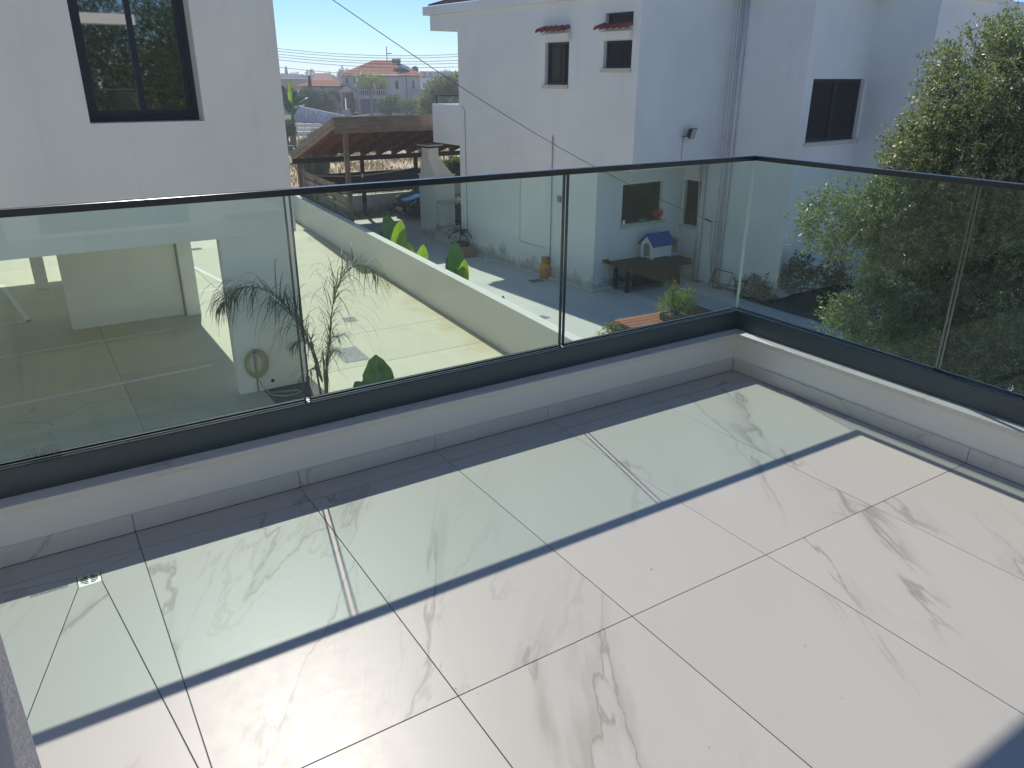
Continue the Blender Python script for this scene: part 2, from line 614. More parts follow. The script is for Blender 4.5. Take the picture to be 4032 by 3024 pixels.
def leafy(name, mat, parent, lobes, twigs, per, tl, L, Wd, shell=.5, droop=.0, upb=.3, spread=.9, clump=0, cs=.12):
    """crown of twigs carrying leaves; with clump, the twigs gather in sprays"""
    if clump:
        P, O = lobe_points(lobes, clump, shell)
        k = rng.integers(0, clump, twigs)
        P = P[k]+rng.normal(size=(twigs, 3))*cs*rng.uniform(.5, 1.3, clump)[k][:, None]; O = O[k]
    else:
        P, O = lobe_points(lobes, twigs, shell)
    td = unit(O*.8 + rng.normal(size=P.shape)*.6 + np.array([0, 0, upb]))
    t = rng.random((twigs, per, 1))
    base = P[:, None, :] + td[:, None, :]*t*tl + rng.normal(size=(twigs, per, 3))*tl*.06
    base[:, :, 2:] -= droop*(t*tl)**2
    dirs = unit(td[:, None, :]*.7 + rng.normal(size=(twigs, per, 3))*spread)
    n = twigs*per
    LL = L*(.65+.6*rng.random(n)); WW = Wd*(.7+.5*rng.random(n))
    V, F = leaf_arrays(base.reshape(-1, 3), dirs.reshape(-1, 3), LL, WW)
    return raw_mesh(name, V, F, mat, parent)

def limbs(mb, base, targets, r0, r1, wob=.25, n=7):
    for tg in targets:
        b = Vector(base); t = Vector(tg)
        pts = []
        k = 7
        off = Vector((rnd.uniform(-1, 1), rnd.uniform(-1, 1), 0))*wob
        for i in range(k+1):
            q = i/k
            pts.append(b.lerp(t, q) + off*math.sin(q*math.pi) + Vector((0, 0, .18*math.sin(q*math.pi)*(t-b).length*.4)))
        mb.tube(pts, r0, n, r1)
# ------------------------------------------------------------------ shared materials
G = -3.70          # level of the yards below the balcony
M_tile = mat_marble('porcelain marble tile', (.47, .448, .405), (.17, .15, .125), .33, spec=.22, strength=1.1)
M_skirt = mat_marble('skirting marble tile', (.68, .67, .61), (.30, .28, .24), .38, strength=.8)
M_cap = mat_marble('marble coping', (.76, .71, .63), (.48, .41, .33), .5, sx=2.0, strength=1.2, rand=False, streak=True)
M_grout = pmat('dark grout', (.15, .145, .15), rough=.9, scale=40)
M_plast = mat_plaster('white balcony render', (.84, .835, .755), bs=140, bstr=.12, dirt=.04)
M_rough = mat_plaster('rough grey stucco', (.46, .42, .40), bs=55, bstr=.9, dirt=.12)
M_anth = pmat('anthracite powder coat', (.055, .08, .085), (.06, .086, .09), rough=.36, spec=.5, scale=3)
M_rail = pmat('black handrail coat', (.016, .021, .025), (.019, .025, .029), rough=.24, spec=.6, scale=3)
M_alu = pmat('brushed aluminium', (.62, .62, .60), (.5, .5, .49), rough=.3, scale=30, metal=1.0, stretch=(1, 8, 8))
M_gasket = pmat('black rubber', (.012, .012, .016), rough=.6, scale=30)
M_glass = mat_glass('laminated railing glass', (.875, .955, .93), refl=.5)
M_steel = pmat('stainless steel', (.66, .67, .68), (.55, .56, .57), rough=.28, metal=.9, scale=40)

# ------------------------------------------------------------------ balcony
fl = struct('balcony_floor', MB().box(-5.2, .70, -5.2, 1.33, -.30, -.0035), M_grout)
GAP = .0013

def tile(poly):
    q = inset(poly, GAP)
    cx = sum(p[0] for p in q)/len(q); cyy = sum(p[1] for p in q)/len(q)
    mb = MB().prism([(x-cx, y-cyy) for x, y in q], -.010, 0)
    o = mb.build('floor_tile', M_tile, bevel=.0009, seg=2)
    o.parent = fl
    o.location = (cx, cyy, rnd.uniform(-.0003, .0003))
    return o

XS = [-4.8, -4.2, -3.6, -3.0, -2.4, -1.8, -1.2, -.6, 0, .6, .655]
YS = [-4.712, -3.534, -2.356, -1.178, 0, 1.178, 1.298]
for i in range(len(XS)-1):
    for j in range(len(YS)-1):
        if XS[i] == -3.0 and YS[j] == 0: continue
        tile([(XS[i], YS[j]), (XS[i+1], YS[j]), (XS[i+1], YS[j+1]), (XS[i], YS[j+1])])
# envelope cuts falling to the drain
dx0, dx1, dy0, dy1 = -2.602, -2.534, 1.047, 1.113
tile([(-3.0, 1.178), (-3.0, 1.172), (dx0, dy1), (dx1, dy1), (-2.4, 1.172), (-2.4, 1.178)])
tile([(-3.0, 1.172), (-3.0, 0), (-2.915, 0), (dx0, dy0), (dx0, dy1)])
tile([(dx0, dy0), (-2.915, 0), (-2.412, 0), (dx1, dy0)])
tile([(dx1, dy1), (dx1, dy0), (-2.412, 0), (-2.4, 0), (-2.4, 1.172)])
t = thing('floor_drain', 'small square steel floor drain with slotted round grille in the tiles', 'drain', (-2.568, 1.08, 0))
mb = MB()
# plate with two rows of slots
cx, cyy = -2.568, 1.08
M_dark = pmat('dark void', (.01, .01, .012), rough=.9)
mb.box(dx0+.001, dx1-.001, dy0+.001, dy1-.001, -.004, -.0012)
mb.build('plate', M_steel, t, bevel=.0006)
for k in range(5):
    yy = cyy + (k-2)*.0095
    half = math.sqrt(max(.0255**2-((k-2)*.0095)**2, 1e-6))
    for sgn in (-1, 1):
        a, b = sorted((cx+sgn*.0035, cx+sgn*half))
        MB().box(a, b, yy-.0026, yy+.0026, -.0012, -.0008).build('slot', M_dark, t)

# upstand wall with skirting and marble coping
pw = thing('parapet_wall', 'low white upstand wall with marble coping round the tiled balcony', 'wall', (.66, 1.30, 0))
mb = MB()
mb.box(-5.2, .667, 1.310, 1.50, -.35, .1955)
mb.box(.667, .86, -5.2, 1.50, -.35, .1955)
mb.build('upstand', M_plast, pw)
mb = MB().box(-5.2, .6445, 1.288, 1.52, .1958, .2185)
mb.build('coping_slab', M_cap, pw, bevel=.0025)
mb = MB().box(.6465, .88, -5.2, 1.52, .1956, .2183)
mb.build('coping_slab', M_cap, pw, bevel=.0025)
XK = [-4.8, -4.2, -3.6, -3.0, -2.4, -1.8, -1.2, -.6, 0, .6, .655]
for i in range(len(XK)-1):
    MB().box(XK[i]+.0012, XK[i+1]-.0012, 1.298, 1.3095, .0008, .0695).build('skirting_tile', M_skirt, pw, bevel=.0012)
YK = [-4.712, -3.534, -2.356, -1.178, 0, 1.17, 1.297]
for i in range(len(YK)-1):
    MB().box(.655, .6665, YK[i]+.0012, YK[i+1]-.0012, .0008, .0695).build('skirting_tile', M_skirt, pw, bevel=.0012)

# glass railing
rl = thing('glass_railing', 'frameless glass balcony railing with dark base channel and slim dark handrail', 'railing', (.73, 1.39, .2185))
zb, zt = .2188, .318
def channel(lo, hi, axis, end0, end1):
    """base shoe: two cheeks with a slot for the glass"""
    mb = MB(); al = MB(); gk = MB()
    def bx(m, a0, a1, z0, z1):
        if axis == 'x': m.box(end0, end1, a0, a1, z0, z1)
        else: m.box(a0, a1, end0, end1, z0, z1)
    bx(mb, lo, hi, zb, zt)
    c = (lo+hi)/2
    bx(al, lo+.001, c-.0165, zt, zt+.0035)
    bx(al, c+.0165, hi-.001, zt, zt+.0035)
    bx(gk, c-.0163, c-.0093, zt, zt+.006)
    bx(gk, c+.0093, c+.0163, zt, zt+.006)
    return mb, al, gk
for nm, args in (('front', (1.357, 1.423, 'x', -5.2, .7125)), ('right', (.7127, .7787, 'y', -5.2, 1.423))):
    a, b, c = channel(*args)
    ch = a.build('base_channel', M_anth, rl, bevel=.0015)
    b.build('trim_strip', M_rail, ch, bevel=.0008)
    c.build('gasket', M_gasket, ch)
yg0, yg1 = 1.3812, 1.3988
xg0, xg1 = .7369, .7545
JX = [-3.2, -1.706, -.468]
M_edge = pmat('dark polished glass edge', (.02, .06, .065), (.03, .08, .08), rough=.15, scale=20)
M_edge_glint = pmat('pale corner glint', (.84, .90, .87), (.78, .85, .82), rough=.3, scale=20)  # near-white colour stands in for the sunlit glint on the glass corner
def pane(x0, x1, y0, y1):
    p = MB().box(x0, x1, y0, y1, zt-.02, 1.1185).build('glass_pane', M_glass, rl, bevel=.0012, seg=1)
    if x1-x0 > y1-y0:
        for a in (x0, x1):
            if a > .7: MB().box(a+.0003, a+.0018, y0, y1-.0005, zt+.006, 1.1164).build('polished_edge', M_edge_glint, p)  # pale strip draws the glint along the corner edge
            else: MB().box(a-.0012, a+.0012, y0-.0006, y1+.0006, zt+.006, 1.1164).build('polished_edge', M_edge, p)
    else:
        for a in (y0, y1):
            if a < 1.3: MB().box(x0-.0006, x1+.0006, a-.0012, a+.0012, zt+.006, 1.1164).build('polished_edge', M_edge, p)
    return p
p0 = pane(-2.94, -1.717, yg0, yg1)
pane(-4.18, -2.96, yg0, yg1); pane(-5.2, -4.2, yg0, yg1)
pane(-1.697, -.479, yg0, yg1)
pane(-.459, .7345, yg0, yg1)
for a, b in ((.258, yg1), (-.98, .242), (-2.22, -.996), (-3.46, -2.236), (-5.2, -3.476)):
    pane(xg0, xg1, a, b)
# etched maker's stamp low on the first pane
mb = MB()
for r in range(5):
    z = .362 - r*.0072
    x = -2.668 + r*.0016
    while x < -2.565:
        w = rnd.uniform(.004, .012)
        mb.box(x, min(x+w, -2.563), yg0-.0006, yg0-.0003, z-.0024, z+.0024)
        x += w+rnd.uniform(.0015, .004)
M_etch = pmat('etched print', (.30, .33, .31), rough=.7, scale=90)
mb.build('etched_stamp', M_etch, p0)
hr = MB(); hr.box(-5.2, .7285, 1.3745, 1.4055, 1.1165, 1.1405)
hr.build('handrail', M_rail, rl, bevel=.002)
hr = MB(); hr.box(.7287, .7627, -5.2, 1.4055, 1.1165, 1.1405)
hr.build('handrail', M_rail, rl, bevel=.002)
# setting block showing at each glass joint
for x in (-1.707, -.4685):
    MB().box(x-.0085, x+.0085, 1.366, 1.412, zt+.0036, zt+.0052).build('joint_cover', M_alu, rl, bevel=.0005)

# the flat's own walls: side partition and back wall, plus an added shading beam
pt = thing('side_partition', 'rough grey stucco wall corner at the lower left edge', 'wall', (-2.9, -1, 0))
MB().box(-3.4, -2.684, -4.69, -.10, .0008, 2.70).build('wall_face', M_rough, pt)
struct('shade_beam', MB().box(-5.2, 1.0, .93, 1.468, 2.705, 2.95).box(-5.2, -4.8, -5.6, .928, 2.705, 2.95), M_plast)  # unseen beam shaped to cast the near floor shadow and leave skylight in
bw_ = thing('back_wall', 'white back wall of the balcony with a dark framed sliding door', 'wall', (-1.6, -4.72, 0))
mb = MB(); wall_holes(mb, (-2.737, -4.70, 0), (1, 0, 0), (0, -1, 0), 2.1, 0, 2.70, [(.35, 1.75, .02, 2.25)], .15)
mb.box(-2.737, -.637, -5.15, -4.90, 2.255, 2.70)
mb.build('wall_face', M_plast, bw_)
MB().box(-2.385, -.99, -4.83, -4.80, .02, 2.25).build('door_leaf', pmat('door glass', (.02, .025, .03), rough=.06, scale=2), bw_)
for x in (-2.36, -1.69, -1.015):
    MB().box(x-.03, x+.03, -4.80, -4.77, .02, 2.25).build('door_frame', M_anth, bw_)

# the rest of the block the balcony belongs to: the storey below and the wing to the left
ob = thing('home_block', 'white block that carries the tiled balcony', 'building', (-8, -4, G))
MB().box(-5.2, .84, -9, 1.28, G, -.36).build('lower_wall', M_plast, ob)
MB().box(-16, -5.25, -9, 1.28, G, 6.2).build('wing_wall', M_plast, ob)

# grit and leaf crumbs on the tiles
n = 46
P = np.stack([rng.uniform(-2.4, .6, n), rng.uniform(-.6, 1.25, n), np.full(n, .0012)], 1)
P[:16] = np.stack([rng.uniform(-.35, .55, 16), rng.uniform(.35, 1.1, 16), np.full(16, .0012)], 1)
a = rng.random(n)*6.28
V, F = leaf_arrays(P, np.stack([np.cos(a), np.sin(a), np.full(n, .1)], 1), rng.uniform(.003, .010, n), rng.uniform(.002, .005, n), nrm=np.tile([0, 0, 1.], (n, 1)))
gr_ = raw_mesh('floor_grit', V, F, pmat('grit crumbs', (.22, .17, .11), (.5, .48, .42), rough=.9, scale=60))
tag(gr_, 'tiny crumbs of grit and dry leaf on the balcony tiles', 'grit', kind='stuff')
# ------------------------------------------------------------------ ground
M_soil = pmat('bare soil', (.16, .115, .075), (.10, .075, .05), rough=.95, scale=6, bmp=.6, bscale=30, bdist=.03)
M_dry = mat_concrete('dry field soil', (.36, .27, .15), (.42, .33, .19), (.22, .19, .10))
M_conc = mat_concrete('poured concrete yard', (.55, .52, .37), (.61, .57, .40), (.43, .41, .30), wall_dirt=True)
M_conc2 = mat_concrete('neighbour concrete', (.52, .51, .47), (.58, .56, .50), (.42, .42, .40))
M_paint = pmat('white line paint', (.78, .78, .75), (.66, .66, .62), rough=.6, scale=9)
M_asph = pmat('road asphalt', (.075, .078, .082), (.055, .057, .06), rough=.9, scale=3, bmp=.3, bscale=80)
M_lawn = pmat('lawn', (.13, .18, .03), (.09, .13, .025), rough=.95, scale=2, bmp=.5, bscale=40)
M_grate = pmat('galvanised grate', (.28, .28, .29), (.22, .22, .23), rough=.6, scale=12)

struct('ground', MB().quad((-900, -300, G-.03), (900, -300, G-.03), (900, 1600, G-.03), (-900, 1600, G-.03)), M_dry)
yd = struct('parking_yard', MB().quad((-14, -6, G-.012), (5.9, -6, G-.012), (6.9, 28.6, G-.012), (-14, 28.6, G-.012)), M_grout)
def bwx(y): return 5.084 + .0667*(y-8.474)
ysl = [-6, 4.2, 8.1, 9.95, 11.8, 13.72, 17.15, 20.6, 24.4, 28.5]
for j in range(len(ysl)-1):
    y0, y1 = ysl[j], ysl[j+1]
    for a, b in ((-13.9, -6.2), (-6.2, -1.55), (-1.55, 1.42), (1.42, None)):
        x10 = bwx(y0)+.02 if b is None else b; x11 = bwx(y1)+.02 if b is None else b
        poly = inset([(a, y0), (x10, y0), (x11, y1), (a, y1)], .004)
        if j == 3 and a == -1.55:
            # slab notched for the planting bed in front of the pillar
            for q in ([(-1.55, 9.95), (.52, 9.95), (.52, 11.8), (-1.55, 11.8)], [(.52, 9.95), (1.42, 9.95), (1.42, 10.35), (.52, 10.35)]):
                o = MB().prism(inset(q, .002), G-.1, G).build('concrete_slab', M_conc, bevel=.004, seg=1); o.parent = yd
            continue
        o = MB().prism(poly, G-.1, G).build('concrete_slab', M_conc, bevel=.004, seg=1); o.parent = yd
# painted parking bay lines
def line(a, b, w=.10):
    a = Vector((*a, G+.004)); b = Vector((*b, G+.004))
    d = (b-a).normalized(); n = Vector((-d.y, d.x, 0))*w/2
    o = MB().quad(a-n, b-n, b+n, a+n).build('parking_line', M_paint); o.parent = yd
line((-8.5, 15.75), (-.19, 16.14)); line((-8.5, 12.80), (.03, 13.36)); line((-8.5, 18.55), (-2.78, 18.50))
line((-2.84, 18.46), (-3.32, 22.6)); line((.30, 19.10), (2.0, 19.22)); line((1.28, 23.2), (1.74, 19.9)); line((-8.5, 21.4), (-3.4, 21.5))

struct('planting_bed', MB().grid([[(x, y, G-.03+.02*math.sin(7*x)*math.cos(6*y)) for x in np.linspace(.525, 1.415, 8)] for y in np.linspace(10.36, 11.79, 9)]), M_soil)
struct('neighbour_courtyard', MB().quad((5.0, -8, G+.0), (30, -8, G), (30, 28.5, G), (6.6, 28.5, G)), M_conc2)

def grate(name, label, c, w, d, rot, n, solid=False):
    t = thing(name, label, 'grate', (c[0], c[1], G), rot)
    mb = MB(); fr_ = .03
    mb.box(-w/2, w/2, -d/2, -d/2+fr_, .0, .008); mb.box(-w/2, w/2, d/2-fr_, d/2, 0, .008)
    mb.box(-w/2, -w/2+fr_, -d/2+fr_, d/2-fr_, 0, .008); mb.box(w/2-fr_, w/2, -d/2+fr_, d/2-fr_, 0, .008)
    mb.build('frame', M_grate, t, local=True)
    MB().quad((-w/2+fr_, -d/2+fr_, .003), (w/2-fr_, -d/2+fr_, .003), (w/2-fr_, d/2-fr_, .003), (-w/2+fr_, d/2-fr_, .003)).build('backing', M_dark if not solid else M_grate, t, local=True)
    for i in range(n):
        x = -w/2+fr_+(i+.5)*(w-2*fr_)/n
        MB().box(x-.011, x+.011, -d/2+fr_, d/2-fr_, .003, .008).build('grate_bar', M_grate, t, local=True)
    return t
grate('drain_grate', 'small grey slotted drain grate in the sunlit yard behind the palm', (3.39, 14.78), .30, .36, -.15, 8)
grate('manhole_cover', 'large square grey ribbed cover beside the palm fronds', (2.52, 12.52), .50, .86, -.05, 14, True)
grate('drain_grate', 'rusty floor grate beside the orange gas bottle', (9.05, 15.48), .40, .30, -.1, 7)
grate('drain_grate', 'brown square drain cover in the sunlit courtyard by the long wall', (7.25, 12.57), .26, .26, .3, 6, True)
grate('drain_grate', 'dark floor grate in the strip of yard beyond the hollow car park', (1.9, 24.6), .60, .30, 0, 8)

# boundary wall between the two properties
M_bwall = mat_plaster('cream boundary wall', (.74, .71, .64), bs=90, bstr=.1, dirt=.05)
ang = math.atan(.0667)
bwl = thing('boundary_wall', 'long smooth cream boundary wall between the two yards', 'wall', (bwx(8.474), 8.474, G), -ang)
mb = MB(); mb.box(0, .20, -8.0, 20.0, 0, .965)
mb.build('wall_body', M_bwall, bwl, local=True)
MB().box(-.008, .208, -8.0, 20.0, .966, .985).build('coping', M_bwall, bwl, local=True, bevel=.004)

# gate closing the yard at its far end
gt = thing('bar_gate', 'low grey gate of horizontal bars at the far end of the yard', 'gate', (3.5, 28.2, G))
for i in range(7):
    MB().box(1.5, 6.35, 28.18, 28.21, G+.08+i*.14, G+.13+i*.14).build('bar', M_grate, gt)
for x in (1.5, 3.9, 6.33):
    MB().box(x-.025, x+.025, 28.212, 28.25, G, G+1.1).build('post', M_grate, gt)

# ------------------------------------------------------------------ apartment block on stilts (across the yard)
M_block = mat_plaster('warm white render', (.80, .785, .72), bs=120, bstr=.25, dirt=.09)
M_navy = pmat('dark navy window frame', (.013, .017, .032), (.016, .02, .036), rough=.4, spec=.25, scale=12)
M_winr = pmat('reflective window glass', (.006, .008, .008), rough=.02, scale=1, spec=1.0)
MATS['reflective window glass'].node_tree.nodes['Principled BSDF'].inputs['IOR'].default_value = 2.3
ab = thing('apartment_block', 'off white apartment block on stilts with a big dark two pane window', 'building', (-2, 11.6, G))
zs0, zs1 = -.955, 6.2
mb = MB()
YF = 11.545
wall_holes(mb, (-9.5, YF, 0), (1, 0, 0), (0, 1, 0), 10.88, zs0, zs1, [(8.08, 9.645, .855, 2.75)], .46)
# remaining faces of the upper volume
X0, X1, XB, YB = -9.5, 1.38, .92, 24.6
mb.quad((X1, YF, zs0), (X1, YF+.42, zs0), (X1, YF+.42, zs1), (X1, YF, zs1))
mb.quad((X1, YF+.42, zs0), (XB, YF+.42, zs0), (XB, YF+.42, zs1), (X1, YF+.42, zs1))
mb.quad((XB, YF+.42, zs0), (XB, YB, zs0), (XB, YB, zs1), (XB, YF+.42, zs1))
mb.quad((X0, YB, zs0), (X0, YB, zs1), (XB, YB, zs1), (XB, YB, zs0))
mb.quad((X0, YF, zs0), (X0, YF, zs1), (X0, YB, zs1), (X0, YB, zs0))
mb._add([(X0, YF, zs1), (X1, YF, zs1), (X1, YF+.42, zs1), (XB, YF+.42, zs1), (XB, YB, zs1), (X0, YB, zs1)], [(0, 1, 2, 3, 4, 5)])
mb._add([(X0, YF, zs0), (X1, YF, zs0), (X1, YF+.42, zs0), (XB, YF+.42, zs0), (XB, YB, zs0), (X0, YB, zs0)], [(5, 4, 3, 2, 1, 0)])
mb.build('facade', M_block, ab)
def pillar(x0, x1, y0, y1):
    MB().box(x0, x1, y0, y1, G, zs0-.002).build('pillar', M_block, ab, bevel=.006)
pillar(.115, 1.34, 11.56, 11.80)
pillar(-2.05, .268, 17.21, 17.46); pillar(.300, .60, 17.015, 17.5)
pillar(-2.56, -2.26, 21.45, 21.75); pillar(-6.6, -6.3, 12.2, 12.8); pillar(-6.6, -6.3, 18.0, 18.6)
pillar(.3, .6, 23.8, 24.4); pillar(-6.6, -6.3, 24.0, 24.4)
# window: frame, two sashes, glass, sill
def sash_window(parent, x0, x1, y, z0, z1, fw_=.07, frame=M_navy, glass=M_winr, mull=True):
    w = MB()
    w.box(x0, x1, y, y+.06, z0, z0+fw_); w.box(x0, x1, y, y+.06, z1-fw_, z1)
    w.box(x0, x0+fw_, y, y+.06, z0+fw_, z1-fw_); w.box(x1-fw_, x1, y, y+.06, z0+fw_, z1-fw_)
    fr_ = w.build('window_frame', frame, parent, bevel=.004)
    xm = (x0+x1)/2
    for a, b, dy in ((x0+fw_, xm+.045, .012), (xm-.045, x1-fw_, .034)):
        s = MB(); yy = y+dy; k = .085
        za, zb_ = z0+fw_, z1-fw_
        s.box(a, b, yy, yy+.02, za, za+k); s.box(a, b, yy, yy+.02, zb_-k, zb_)
        s.box(a, a+k, yy, yy+.02, za+k, zb_-k); s.box(b-k, b, yy, yy+.02, za+k, zb_-k)
        so = s.build('sash', frame, parent, bevel=.003)
        MB().box(a+k-.002, b-k+.002, yy+.008, yy+.014, za+k-.002, zb_-k+.002).build('pane', glass, so)
sash_window(ab, -1.42, .145, YF+.36, .858, 2.75)
MB().box(-1.46, .18, YF-.06, YF+.36, .82, .856).build('window_sill', pmat('pale marble sill', (.86, .84, .78), rough=.4, scale=5), ab, bevel=.004)
MB().box(-1.42, .145, YF+.46, YF+.49, .855, 2.75).build('window_backing', M_dark, ab)
# small plugged anchor holes on the facade
for px, pz in ((-2.24, .90), (-2.14, .60), (-1.93, .62), (-1.83, .38)):
    MB().lathe([(.006, 0), (.006, .004)], (0, 0, 0), 8).build('anchor_hole', M_dark, ab, local=True)
    ob = list(ab.children)[-1]
    ob.data.transform(Matrix.Translation(Vector((px+2, -.055-.004, pz-G))) @ Matrix.Rotation(R_(90), 4, 'X'))

# white wall glimpsed beyond the stilts
solo('garden_wall', MB().box(-14, -.9, 30.0, 30.25, G, -1.2), M_bwall, 'bright white sunlit wall seen through the stilts of the block', 'wall')
# ------------------------------------------------------------------ neighbour's white house
M_house = mat_plaster('white house render', (.79, .81, .79), bs=110, bstr=.4, dirt=.11)
M_houselow = mat_plaster('white house render with damp foot', (.77, .79, .765), stain=(.40, .37, .32), zlo=G, zhi=G+.9, bs=110, bstr=.25, dirt=.06)
M_stone = pmat('cream sill stone', (.60, .56, .48), (.5, .47, .41), rough=.7, scale=8)
M_wdark = pmat('dark window aluminium', (.018, .02, .026), (.022, .025, .03), rough=.45, spec=.2, scale=9)
M_wglass = mat_glass('house window glass', (.17, .19, .21), refl=.4)
M_curt = pmat('grey curtain cloth', (.07, .08, .10), (.04, .045, .06), rough=.9, scale=4, stretch=(12, 12, .6))
M_terra = pmat('terracotta tile', (.22, .05, .034), (.14, .033, .024), rough=.75, scale=14, bmp=.2, bscale=60, rand=.2)
M_pvc = pmat('white pvc pipe', (.66, .66, .66), (.55, .55, .55), rough=.45, scale=6, stretch=(2, 2, .3))
M_black = pmat('black plastic', (.012, .012, .014), rough=.4, scale=10)
th4 = R_(4.0)
hs = thing('white_house', 'white two storey house with tiled window hoods behind the courtyard', 'house', (9.67, 13.79, G), th4)
def HB(mb, name, mat, parent=hs, **kw):
    mb.v = [(x, y, z-G) for x, y, z in mb.v]
    return mb.build(name, mat, parent, local=True, **kw)
ZF = -.55; ZE = 3.2
FOOT = [(0, -1.17), (3.19, -1.17), (3.19, -3.31), (5.72, -3.31), (5.72, -4.78), (8.46, -4.78), (8.46, 2), (14, 2), (14, 6.23), (0, 6.23)]
# upper storey, side facing the boundary wall
up_ = MB()
wall_holes(up_, (0, 6.23, 0), (0, -1, 0), (1, 0, 0), 7.40, ZF, ZE,
           [(6.23-2.155, 6.23-1.22, 1.305, 2.29), (6.23+.015, 6.23+.94, 1.685, 2.27), (6.23+.03, 6.23+.93, 2.595, 2.845)], .16)
wall_holes(up_, (0, -1.17, 0), (1, 0, 0), (0, 1, 0), 3.19, ZF, ZE, [], .1)
up_.quad((0, -1.17, ZF), (0, 0, ZF), (3.19, 0, ZF), (3.19, -1.17, ZF))
HB(up_, 'upper_wall', M_house)
w = MB()
wall_holes(w, (3.19, -1.17, 0), (0, -1, 0), (1, 0, 0), 2.14, ZF, ZE, [], .1)
wall_holes(w, (3.19, 0, 0), (0, -1, 0), (1, 0, 0), 3.31, G, ZF, [(.045, .60, -2.265, -1.07)], .14)
wall_holes(w, (3.19, -3.31, 0), (1, 0, 0), (0, 1, 0), 2.53, G, ZE, [(.31, 2.46, .075, 1.477)], .16)
wall_holes(w, (5.72, -3.31, 0), (0, -1, 0), (1, 0, 0), 1.47, G, ZE, [], .1)
wall_holes(w, (5.72, -4.78, 0), (1, 0, 0), (0, 1, 0), 2.74, G, ZE, [], .1)
w.quad((8.46, -4.78, G), (8.46, 2, G), (8.46, 2, ZE), (8.46, -4.78, ZE)); w.quad((8.46, 2, G), (14, 2, G), (14, 2, ZE), (8.46, 2, ZE))
w.quad((14, 2, G), (14, 6.23, G), (14, 6.23, ZE), (14, 2, ZE)); w.quad((0, 6.23, G), (0, 6.23, ZE), (14, 6.23, ZE), (14, 6.23, G))
HB(w, 'wing_wall', M_house)
lo_ = MB()
wall_holes(lo_, (0, 6.23, 0), (0, -1, 0), (1, 0, 0), 6.23, G, ZF, [(3.05, 4.20, -2.91, -1.02)], .035)
wall_holes(lo_, (0, 0, 0), (1, 0, 0), (0, 1, 0), 3.19, G, ZF, [(.90, 2.385, -2.07, -1.055)], .14)
HB(lo_, 'lower_wall', M_houselow)
HB(MB().box(-.10, 0, -.10, 6.23, G, G+.07).box(0, 3.18, -.10, 0, G, G+.07), 'plinth', M_conc2, bevel=.008)
HB(MB().box(.03, .05, 2.035, 3.175, -2.905, -1.025), 'recessed_panel', pmat('pale panel paint', (.80, .82, .78), (.75, .77, .73), rough=.5, scale=1.2), bevel=.004)  # flat panel paler than the wall, set in the shallow opening
# eaves slab and tiled roof
EAVE = [(-.10, -1.27), (3.09, -1.27), (3.09, -3.41), (5.62, -3.41), (5.62, -4.88), (9.0, -4.88), (9.0, 1.9), (14.1, 1.9), (14.1, 8.02), (-.10, 8.02)]
HB(MB().prism(EAVE, ZE, ZE+.235), 'eaves_slab', M_house, bevel=.01)
rf = MB(); zr = ZE+.237
nx = 90
for i in range(nx):       # corrugated tile slope rising from the side eave
    v0 = -1.2+9.1*i/nx; v1 = -1.2+9.1*(i+1)/nx
    vm = (v0+v1)/2
    for k in range(6):
        u0, u1 = .02+k*.55, .02+(k+1)*.55
        z0, z1 = zr+.02+k*.15, zr+.02+(k+1)*.15
        rf.quad((u0, v0, z0), (u1, v0, z1), (u1, vm, z1+.05), (u0, vm, z0+.05))
        rf.quad((u0, vm, z0+.05), (u1, vm, z1+.05), (u1, v1, z1), (u0, v1, z0))
HB(rf, 'tiled_roof', M_terra)
# beam and balcony on the street side
HB(MB().box(.0, .25, 6.232, 7.76, 2.77, ZE-.002).box(.25, 12, 7.5, 7.76, 2.77, ZE-.002), 'beam', M_house, bevel=.006)
HB(MB().box(0, .15, 6.232, 7.79, -.475, .685).box(.15, 12, 7.64, 7.79, -.475, .685).box(.15, 12, 6.24, 7.64, -.47, -.22), 'balcony_parapet', M_house, bevel=.006)
br = MB()
br.bar((.07, 6.30, .95), (.07, 7.62, .925), .06, .03); br.bar((.07, 6.28, .686), (.07, 6.28, .95), .035, .035); br.bar((.07, 7.62, .686), (.07, 7.62, .93), .03, .03)
br.bar((.07, 7.62, .925), (10, 7.70, .925), .06, .03)
HB(br, 'balcony_rail', M_wdark)
HB(MB().box(.066, .074, 6.30, 7.60, .69, .90), 'balcony_glass', M_glass)

def rect_frame(o, e1, e2, en, a0, a1, b0, b1, k, d):
    """flat rectangular frame, in a plane with axes e1, e2 and thickness along en"""
    mb = MB(); o = Vector(o); e1 = Vector(e1); e2 = Vector(e2); en = Vector(en)
    def bx(p0, p1, q0, q1):
        ring = [o+e1*p0+e2*q0, o+e1*p1+e2*q0, o+e1*p1+e2*q1, o+e1*p0+e2*q1]
        mb.hexa([*ring, *[r+en*d for r in ring]])
    bx(a0, a1, b0, b0+k); bx(a0, a1, b1-k, b1); bx(a0, a0+k, b0+k, b1-k); bx(a1-k, a1, b0+k, b1-k)
    return mb

